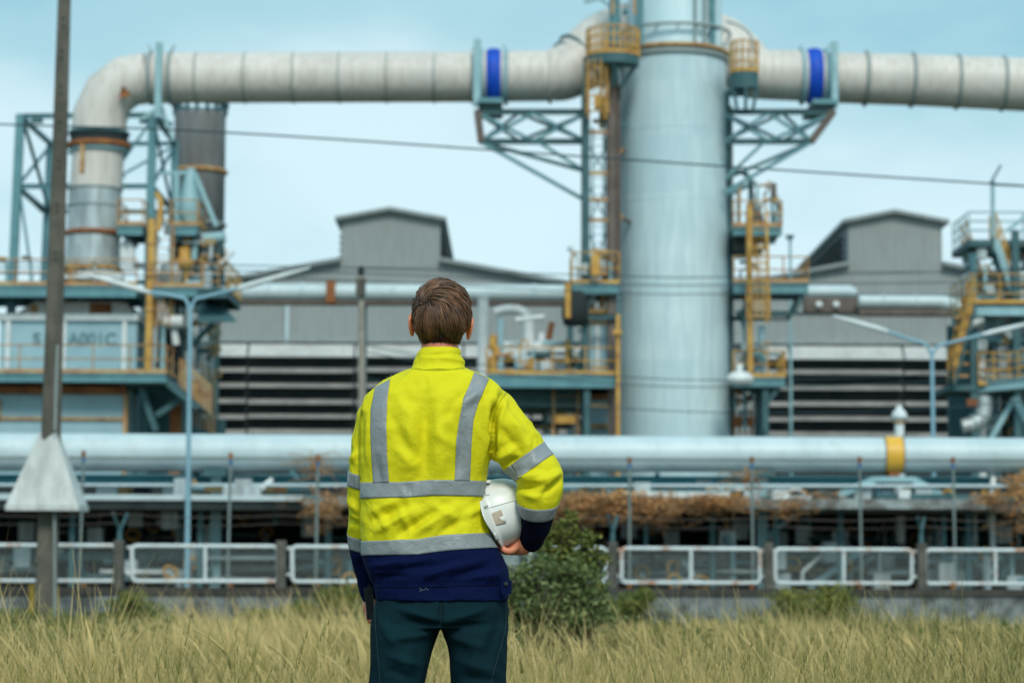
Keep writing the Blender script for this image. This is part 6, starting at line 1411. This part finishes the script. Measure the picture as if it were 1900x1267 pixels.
for s, w_ in ring_fl:
    for j in range(nn):
        th = 2 * PI * j / nn; c, s_ = math.cos(th), math.sin(th); rad = (abs(c) ** 2.35 + abs(s_) ** 2.35) ** (-1 / 2.35); pk = .045 * max(0, s_) ** 6 if s > 1.01 else 0
        hv_.append(HH(A_ * rad * c * s, (B_ * rad + pk) * s_ * s, w_ - pk * .25))
for i in range(1, kk + 1):
    for j in range(nn): hv_.append(hat_pt(2 * PI * j / nn, PI / 2 * i / kk * .995))
m1 = 3 + kk
for i in range(kk, -1, -1):                 # inner face
    for j in range(nn): hv_.append(hat_pt(2 * PI * j / nn, PI / 2 * i / kk * .99, .972))
m2 = m1 + kk + 1
for i in range(m2 - 1):
    if i == m1 - 1: continue
    for j in range(nn): hf_.append((i * nn + j, i * nn + (j + 1) % nn, (i + 1) * nn + (j + 1) % nn, (i + 1) * nn + j))
for j in range(nn): hf_.append(((m2 - 1) * nn + j, (m2 - 1) * nn + (j + 1) % nn, (j + 1) % nn, j))
m_hat = mat('white_hat_plastic', (.80, .83, .82), (.75, .79, .78), .34, scale=12, stain=(.42, .40, .36), stain_amt=.25, thr=.64, spec=.5)
hat = empty('hard_hat', rc, 'white hard hat tucked under the right arm of the worker', 'hard hat')
hm = MB().add(hv_, hf_, True); shell = hm.build('shell', m_hat, hat); ss = shell.modifiers.new('s', 'SUBSURF'); ss.levels = ss.render_levels = 1
HB = bmesh.new(); HB.from_mesh(shell.data); HTT = BVHTree.FromBMesh(HB)
m_tan = mat('sticker_tan', (.50, .42, .33), (.44, .36, .28), .6, scale=60); m_greyp = mat('hat_shadow_groove', (.30, .33, .34), None, .5)
def on_hat(nm, l, r, m, nrow=10, ncol=8, off=.0011):
    rows = []
    for i in range(nrow + 1):
        t = i / nrow; row = []
        for j in range(ncol + 1):
            u = j / ncol; a = Vector(l[0]).lerp(Vector(l[1]), t); c = Vector(r[0]).lerp(Vector(r[1]), t); p = a.lerp(c, u); w3 = Q(p.x, p.y, -.1); dd = (w3 - Vector((0, 0, CAMZ))).normalized(); row.append((w3 - dd * .5, dd))
        rows.append(row)
    return cast_grid(rows, nm, m, hat, off, HTT, .0006)
st_ = on_hat('sticker', ((912, 952), (919, 975)), ((929, 945), (939, 970)), m_tan)
on_hat('sticker_notch', ((926, 960), (930, 965)), ((937, 956), (938, 967)), m_hat, 4, 4, .0018)
on_hat('side_slot', ((897, 940), (899, 943.5)), ((905, 937), (906, 940.5)), m_greyp, 4, 4, .0016)
on_hat('moulded_line', ((900, 943), (900.5, 944.2)), ((962, 925), (962.5, 926.4)), m_hat, 2, 30, .0016)
on_hat('moulded_line', ((903, 905), (905, 905)), ((902, 935), (904, 935)), m_hat, 2, 12, .0018) if False else None
on_hat('edge_tab', ((908, 992), (912, 1004)), ((920, 988), (925, 1002)), m_hat, 5, 5, .0028)
on_hat('edge_tab', ((900, 905), (901, 920)), ((908, 903), (909, 918)), m_hat, 5, 5, .0025)
# harness showing at the opening
b = MB(); 
b.tube([HH(A_ * .9 * math.cos(t), B_ * .9 * math.sin(t), -.010) for t in np.linspace(0, 2 * PI, 40)[:-1]], .006, 8, closed=True); hr = b.build('headband', mat('hat_harness_grey', (.42, .45, .38), (.36, .39, .33), .6), hat)
b = MB()
for t in (0.4, 1.6, 2.8, 4.0, 5.2): b.tube(smooth_path([HH(A_ * .88 * math.cos(t), B_ * .88 * math.sin(t), -.005), HH(A_ * .5 * math.cos(t), B_ * .5 * math.sin(t), .06), HH(0, 0, .085)], 5), .004, 6)
b.build('cradle_strap', MATS['hat_harness_grey'], hat)
b = MB(); b.prism([(Q(902, 0).x, Q(0, 893).z), (Q(914, 0).x, Q(0, 892).z), (Q(915, 0).x, Q(0, 886).z), (Q(903, 0).x, Q(0, 887).z)], Y0 - .0, Y0 + .03); b.build('edge_tab', m_hat, hat)

# ================================================================ two-way radio in the left hand
ra = empty('two_way_radio', Q(685, 1120, .13), 'black two-way radio with antenna held in the left hand of the worker', 'radio')
b = MB(); a_, c_ = Q(683.5, 1088, .135), Q(689, 1148, .135); b.bar(a_, c_, .022, .05)
o = b.build('radio_body', mat('radio_black', (.006, .007, .008), None, .55), ra); bv = o.modifiers.new('b', 'BEVEL'); bv.width = .003; bv.segments = 2
MB().tube([Q(681.5, 1090, .14), Q(679, 1068, .14), Q(677, 1047, .14)], [.0045, .004, .003], 10).build('antenna', MATS['radio_black'], ra)
MB().tube([Q(686, 1089, .125), Q(685.5, 1083, .125)], .006, 12).build('knob', MATS['radio_black'], ra)
b = MB(); b.tube(smooth_path([Q(681, 1090, .12), Q(684, 1100, .108), Q(690, 1098, .112), Q(691, 1088, .12)], 4), .0018, 6); b.build('lanyard', m_dark, ra)
for o_ in (JB, TB, HB, hb_bm): o_.free()
# ================================================================ vegetation
def veg_mat(name, c1, c2, c3=None, tr=.25):
    m = D.materials.new(name); m.use_nodes = True; t = m.node_tree; b = t.nodes['Principled BSDF']; L = t.links.new
    at = t.nodes.new('ShaderNodeAttribute'); at.attribute_name = 'tint'
    cr = t.nodes.new('ShaderNodeValToRGB'); cr.color_ramp.elements[0].color = (*c1, 1); cr.color_ramp.elements[1].color = (*c2, 1)
    if c3: e = cr.color_ramp.elements.new(.5); e.color = (*c3, 1)
    L(at.outputs['Fac'], cr.inputs[0]); L(cr.outputs[0], b.inputs['Base Color']); b.inputs['Roughness'].default_value = .7; b.inputs['Specular IOR Level'].default_value = .25
    tl = t.nodes.new('ShaderNodeBsdfTranslucent'); L(cr.outputs[0], tl.inputs[0]); ms = t.nodes.new('ShaderNodeMixShader'); ms.inputs[0].default_value = tr
    o = t.nodes['Material Output']; L(b.outputs[0], ms.inputs[1]); L(tl.outputs[0], ms.inputs[2]); L(ms.outputs[0], o.inputs[0]); return m
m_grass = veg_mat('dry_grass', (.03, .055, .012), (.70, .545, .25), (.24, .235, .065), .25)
m_leaf = veg_mat('bush_leaves', (.05, .095, .03), (.36, .40, .18), (.15, .20, .07))
m_weed = veg_mat('weed_leaves', (.08, .12, .025), (.32, .31, .07), (.15, .18, .045))
m_dead = veg_mat('dead_leaves', (.18, .06, .02), (.80, .50, .24), (.58, .27, .09))
m_stem = mat('twig_bark', (.12, .09, .06), (.08, .06, .04), .9)

def blades(base, h, w, lean, tint, segs=3, facing=None):
    """ribbon blades: base (n,3), height, width, lean vector (n,2)"""
    n = len(base); th = rng.uniform(0, 2 * PI, n) if facing is None else facing
    side = np.stack([np.cos(th), np.sin(th), 0 * th], 1); Vs = []; Ts = []
    for i in range(segs + 1):
        t = i / segs; c = base.copy(); c[:, 2] += h * (t - .12 * t * t * np.hypot(lean[:, 0], lean[:, 1]) / np.maximum(h, .01)); c[:, :2] += lean * (t ** 1.8)[..., None] if np.ndim(t) else lean * t ** 1.8
        ww = (w * (1 - t ** 1.5 * .92))[:, None]
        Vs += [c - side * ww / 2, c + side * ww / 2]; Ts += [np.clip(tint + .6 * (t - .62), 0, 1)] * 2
    V = np.stack(Vs, 1).reshape(-1, 3); T = np.stack(Ts, 1).ravel(); st = np.arange(n)[:, None] * (2 * (segs + 1))
    F = np.concatenate([np.stack([st[:, 0] + 2 * i, st[:, 0] + 2 * i + 1, st[:, 0] + 2 * i + 3, st[:, 0] + 2 * i + 2], 1) for i in range(segs)])
    return V, F, T
def nz2(x, y, s, seed=0):
    return np.array([noise.noise(Vector((a * s + seed, b * s, seed * 1.7))) for a, b in zip(x, y)])
def in_view(x, y, m=1.5): return np.abs(x) < .215 * y + m
# tufts
nt_ = 12500
ty = 9.0 + (38.3 - 9.0) * rng.uniform(0, 1, nt_) ** 1.05; tx = rng.uniform(-1, 1, nt_) * (.225 * ty + 1.0)
reg = nz2(tx, ty, .35, 3); hreg = nz2(tx, ty, .5, 9)
nb = 15
bx = np.repeat(tx, nb) + rng.normal(0, .07, nt_ * nb); by = np.repeat(ty, nb) + rng.normal(0, .07, nt_ * nb)
hh = np.repeat(np.interp(ty, (9, 15, 22, 30, 33, 38), (.62, .53, .41, .28, .16, .10)) * (1 + .85 * hreg + .55 * nz2(tx, ty, 1.3, 51)) + rng.uniform(-.07, .07, nt_) * np.interp(ty, (9, 38), (1, .5)), nb) * rng.uniform(.4, 1.15, nt_ * nb) * np.repeat(rng.uniform(.65, 1.2, nt_), nb)
# green where the noise is low and towards the wall; straw elsewhere
tn = np.repeat(np.clip(.50 + 2.6 * reg + .5 * nz2(tx, ty, 1.2, 44) - .2 * np.clip((ty - 26) / 10, 0, 1) + rng.normal(0, .22, nt_), 0, 1), nb) + rng.normal(0, .16, nt_ * nb)
ang = np.repeat(rng.uniform(0, 2 * PI, nt_), nb) + rng.normal(0, .9, nt_ * nb)
ln = hh[:, None] * (np.stack([np.cos(ang), np.sin(ang)], 1) * rng.uniform(.1, .55, nt_ * nb)[:, None] + np.array([-.16, 0]))
wd = rng.uniform(.007, .019, nt_ * nb) * np.clip(by / 18, .55, 1.5)
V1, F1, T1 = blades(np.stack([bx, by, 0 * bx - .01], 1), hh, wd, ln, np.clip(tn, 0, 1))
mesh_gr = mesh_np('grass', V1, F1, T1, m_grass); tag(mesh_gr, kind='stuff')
# pale plumes standing above the mid-field blades
npl = 5200; py_ = 9.0 + 24 * rng.uniform(0, 1, npl); px_ = rng.uniform(-1, 1, npl) * (.225 * py_ + 1); kp = (nz2(px_, py_, .6, 33) > -.12) & (nz2(px_, py_, .35, 3) > -.04); px_, py_ = px_[kp], py_[kp]; npl = len(px_)
hp = np.interp(py_, (9, 15, 22, 30, 33), (.65, .56, .45, .32, .22)) * rng.uniform(.75, 1.2, npl); lp_ = hp[:, None] * rng.normal((-.18, 0), (.22, .12), (npl, 2))
VA, FA, TA = blades(np.stack([px_, py_, 0 * px_], 1), hp, np.full(npl, .005), lp_, np.full(npl, .75), 4)
tipb = np.stack([px_ + lp_[:, 0] * .62, py_ + lp_[:, 1] * .62, hp * .76], 1)
VB_, FB_, TB_ = [VA], [FA], [TA]; off_ = len(VA)
for k in range(3):
    v_, f_, t_ = blades(tipb + rng.normal(0, .006, (npl, 3)), hp * .27, rng.uniform(.012, .024, npl), lp_ * .4 + rng.normal(0, .012, (npl, 2)), np.clip(rng.normal(.95, .1, npl), 0, 1), 3); VB_.append(v_); FB_.append(f_ + off_); TB_.append(t_); off_ += len(v_)
o = mesh_np('seeding_grass', np.concatenate(VB_), np.concatenate(FB_), np.concatenate(TB_), m_grass); tag(o, kind='stuff')
# nearer tall stalks with seed heads, some in focus
ns = 520
sy = rng.uniform(6.2, 15, ns); sx = rng.uniform(-1, 1, ns) * (.21 * sy + .3)
sx = np.where((np.abs(sx + .2) < .45) & (sy < 7.8), sx + 1.1, sx)
sh = (1 - (1150 - 1050 + rng.uniform(0, 105, ns)) / FPX * sy) * rng.uniform(.93, 1.04, ns); sh = np.clip(sh, .3, .92)
lean = np.stack([rng.normal(.02, .14, ns), rng.normal(0, .08, ns)], 1)
V2, F2, T2 = blades(np.stack([sx, sy, 0 * sx], 1), sh, np.full(ns, .0032), lean, np.clip(rng.normal(.78, .12, ns), 0, 1), 6)
hb_, hf, ht_ = [], [], []
bs, hs, lns, tns = [], [], [], []
for i in range(ns):                       # seed-head branchlets
    for k in range(14):
        t = .76 + .24 * k / 14; p = np.array([sx[i] + lean[i, 0] * t ** 1.8, sy[i] + lean[i, 1] * t ** 1.8, sh[i] * t]); a = k * 2.4
        bs.append(p); l = .028 * (1.25 - t) * 3.2; hs.append(l * .9 + .012); lns.append([math.cos(a) * l * .55, math.sin(a) * l * .55]); tns.append(.8 + .15 * rng.uniform(-1, 1))
V3, F3, T3 = blades(np.array(bs), np.array(hs), np.full(len(bs), .0042), np.array(lns), np.array(tns), 2)
# in-between blades filling the near field
nn = 9000
y4 = rng.uniform(7.4, 14, nn); x4 = rng.uniform(-1, 1, nn) * (.22 * y4 + .3); h4 = np.clip((1 - (1150 - 1050 + rng.uniform(25, 170, nn)) / FPX * y4), .2, .85)
V4, F4, T4 = blades(np.stack([x4, y4, 0 * x4], 1), h4, rng.uniform(.004, .008, nn), rng.normal(0, .12, (nn, 2)), np.clip(rng.normal(.6, .2, nn), 0, 1), 4)
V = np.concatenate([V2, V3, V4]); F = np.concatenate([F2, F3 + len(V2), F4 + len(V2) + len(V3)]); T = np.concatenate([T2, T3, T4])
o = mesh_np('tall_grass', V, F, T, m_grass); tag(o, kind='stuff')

def leaves(cent, size, tint, up=.3):
    """small folded leaves: 4-vertex diamonds with random orientation"""
    n = len(cent); d = rng.normal(0, 1, (n, 3)); d[:, 2] = d[:, 2] * .6 + up; d /= np.linalg.norm(d, axis=1)[:, None]
    s = np.cross(d, rng.normal(0, 1, (n, 3))); s /= np.linalg.norm(s, axis=1)[:, None]; nn_ = np.cross(d, s)
    L_ = size[:, None]; V = np.stack([cent - d * L_ * .5, cent + s * L_ * .24 + nn_ * L_ * .05, cent + d * L_ * .5, cent - s * L_ * .24 + nn_ * L_ * .05], 1).reshape(-1, 3)
    F = np.arange(n * 4).reshape(-1, 4); return V, F, np.repeat(tint, 4)
def bush(name, label, cat, clumps, n, size, m, stems=7, sticks=0, tmean=.45, group=None):
    """clumps: (centre, radii). Leaves gather around twigs in each clump."""
    base = Vector((np.mean([c[0][0] for c in clumps]), np.mean([c[0][1] for c in clumps]), 0))
    e = empty(name, base, label, cat, group)
    vol = np.array([c[1][0] * c[1][1] * c[1][2] for c in clumps]) ** .7; vol /= vol.sum()
    cents, tints = [], []; b = MB()
    for (c, r), p in zip(clumps, vol):
        k = max(3, int(90 * p ** .5)); tw = rng.normal(0, 1, (k, 3)); tw /= np.linalg.norm(tw, axis=1)[:, None]; tw *= rng.uniform(.35, 1.0, k)[:, None] ** .6
        ends = np.array(c) + tw * np.array(r); tt = rng.normal(0, .16, k)
        for q in range(min(k, 14)): b.tube([base + Vector((rng.normal(0, .05), rng.normal(0, .05), 0)), Vector(c) * .6 + Vector(ends[q]) * .4 - Vector((0, 0, r[2] * .3)), Vector(ends[q])], [.007, .004, .002], 5)
        m_ = int(n * p / k) + 1
        for q in range(k):
            cc_ = ends[q] + rng.normal(0, 1, (m_, 3)) * np.array(r) * (.3 if 'weed' in name or name == 'bush' else .2); cents.append(cc_); tints.append(np.clip(tmean + tt[q] + rng.normal(0, .14, m_), 0, 1))
    cents = np.concatenate(cents); tints = np.concatenate(tints); ok = cents[:, 2] > .02; cents, tints = cents[ok], tints[ok]
    V, F, T = leaves(cents, rng.uniform(.6, 1.3, len(cents)) * size, tints)
    mesh_np('foliage', V, F, T, m, e); b.build('stem', m_stem, e); return e
def CL(px, py, Y, rx, rz, ry=None):
    p = P(px, py, Y); return ((p.x, p.y, max(p.z, .1)), (rx * K(Y), (ry or rx) * K(Y), rz * K(Y)))
Yb_ = 15.0
bush('bush', 'dense green bush standing just right of the worker', 'bush', [CL(1020, 1110, Yb_, 85, 45), CL(1105, 1115, Yb_, 24, 26), CL(945, 1090, Yb_, 30, 40), CL(1060, 1150, Yb_, 70, 36), CL(970, 1125, Yb_, 45, 60), CL(1060, 1120, Yb_, 50, 55), CL(1035, 1052, Yb_, 50, 24), CL(985, 1060, Yb_, 35, 30), CL(1075, 1075, Yb_, 35, 30), CL(1000, 1170, Yb_, 70, 55), CL(960, 1185, Yb_, 40, 45)], 5200, .044, m_leaf)
bush('sapling', 'airy yellow green sapling reaching above the dense bush', 'sapling', [CL(1045, 985, 16, 28, 22), CL(1010, 965, 16, 14, 12), CL(1030, 1010, 16, 36, 20), CL(1085, 1000, 16, 22, 16), CL(1062, 955, 16, 12, 14), CL(1105, 1095, 16, 16, 18), CL(1060, 1040, 16, 50, 22), CL(1110, 1040, 16, 22, 22)], 1700, .045, m_weed, tmean=.5)
wl = [('weeds left of the first whole panel at the plinth', [CL(240, 1120, 37, 45, 16), CL(215, 1138, 37, 30, 14), CL(275, 1135, 35, 30, 14), CL(245, 1112, 35, 24, 14)], 1500, .065, .5),
      ('broad green weeds at the plinth just left of the worker', [CL(600, 1128, 35, 50, 24), CL(655, 1116, 35, 44, 28), CL(540, 1142, 35, 50, 18), CL(610, 1106, 35, 22, 16), CL(480, 1145, 35, 40, 14)], 4200, .07, .55),
      ('weeds between the bush and the concrete post', [CL(1190, 1110, 34, 26, 12), CL(1155, 1140, 34, 40, 18), CL(1120, 1135, 34, 30, 26), CL(1200, 1100, 33, 18, 12), CL(1170, 1120, 33, 40, 16)], 2300, .065, .45),
      ('tall yellow green weeds under the third panel from the right', [CL(1510, 1125, 31, 60, 28), CL(1560, 1112, 31, 28, 20), CL(1460, 1120, 31, 32, 24), CL(1520, 1155, 31, 85, 28), CL(1530, 1102, 31, 16, 16)], 4600, .065, .66),
      ('low weeds behind the concrete pole foot', [CL(20, 1145, 36, 40, 14), CL(130, 1150, 36, 30, 10)], 700, .05, .4)]
for lab, cl, n, s, tm in wl: bush('weed_clump', lab, 'weeds', cl, n, s, m_weed, tmean=tm, group='weeds along the boundary wall')
# leafy undergrowth inside the grass belt
nl = 34000
ly = rng.uniform(13, 37, nl); lx = rng.uniform(-1, 1, nl) * (.225 * ly + 1); gm = -nz2(lx, ly, .35, 3); keep = gm > .02; lx, ly = lx[keep], ly[keep]
V, F, T = leaves(np.stack([lx, ly, rng.uniform(.05, 1, len(lx)) ** .7 * (1 + .5 * nz2(lx, ly, .9, 61)) * np.interp(ly, (13, 22, 30, 37), (.55, .46, .40, .32))], 1), rng.uniform(.035, .085, len(lx)), np.clip(rng.normal(.5, .25, len(lx)), 0, 1)); o = mesh_np('undergrowth', V, F, T, m_weed); tag(o, kind='stuff')
# dead vines draped over the shelter edge
def vines(label, boxes, nstr, nl_, Y, tm=.5):
    e = empty('dead_vine', P(boxes[0][0], boxes[0][3], Y), label, 'dead vine', 'dead vines over the shelter'); b = MB(); cents = []; tints = []
    for k in range(nstr):
        q0, q1, t, bt = boxes[k % len(boxes)]; q = np.clip(rng.normal((q0 + q1) / 2, (q1 - q0) / 3.1), q0 - 12, q1 + 12) + rng.normal(0, 5); y = Y + rng.uniform(-.3, .3); p = t + min(1.1, abs(rng.normal(0, .38))) * (bt - t) + rng.normal(0, 2); pts = []
        dq = rng.choice([-1, 1]) * rng.uniform(2, 8)
        for i in range(7): pts.append(P(q, p, y + rng.normal(0, .05))); q += dq + rng.normal(0, 4); p += rng.normal(1.5, 4) - max(0, p - bt) * .2 + max(0, t - p) * .4
        b.tube(smooth_path(pts, 2), rng.uniform(.004, .010), 4)
    for k in range(nl_):
        q0, q1, t, bt = boxes[k % len(boxes)]; u = rng.uniform(0, 1)
        qq = rng.normal((q0 + q1) / 2, (q1 - q0) / 3.1); u = min(1.6, abs(rng.normal(0, .5))); pp_ = t + (bt - t) * u + rng.normal(0, 5)
        if noise.noise(Vector((qq * .035, pp_ * .09, Y))) + .25 * noise.noise(Vector((qq * .15, pp_ * .2, 3))) < rng.uniform(-.25, .12): continue
        cents.append(P(qq, pp_, Y + rng.uniform(-.4, .3))); tints.append(np.clip(tm + .35 - .6 * u + rng.normal(0, .18), 0, 1))
    V, F, T = leaves(np.array(cents), rng.uniform(.04, .10, len(cents)), np.array(tints), -.3); mesh_np('withered_leaves', V, F, T, m_dead, e); b.build('vine_stem', mat('vine_stem_bark', (.46, .28, .14), (.30, .16, .07), .9), e)
vines('thick mat of brown dead vines on the shelter right of the worker', [(1030, 1200, 916, 942), (1060, 1320, 918, 946), (1110, 1260, 930, 966), (1040, 1120, 925, 975), (1300, 1370, 922, 940)], 900, 3400, 46.1, .55)
vines('sparse dead vine hanging on the stake left of the worker', [(576, 592, 848, 905), (565, 640, 912, 950), (592, 620, 935, 985)], 110, 420, 45.9, .4)
vines('dead vine patch climbing beside the second rack post on the right', [(1382, 1394, 870, 915), (1455, 1550, 912, 940), (1450, 1480, 930, 965)], 60, 300, 46.1, .4)
vines('rusty dead vine clump cut by the right picture edge', [(1862, 1905, 880, 985), (1875, 1910, 870, 1000), (1815, 1860, 920, 936)], 120, 700, 45.9, .3)
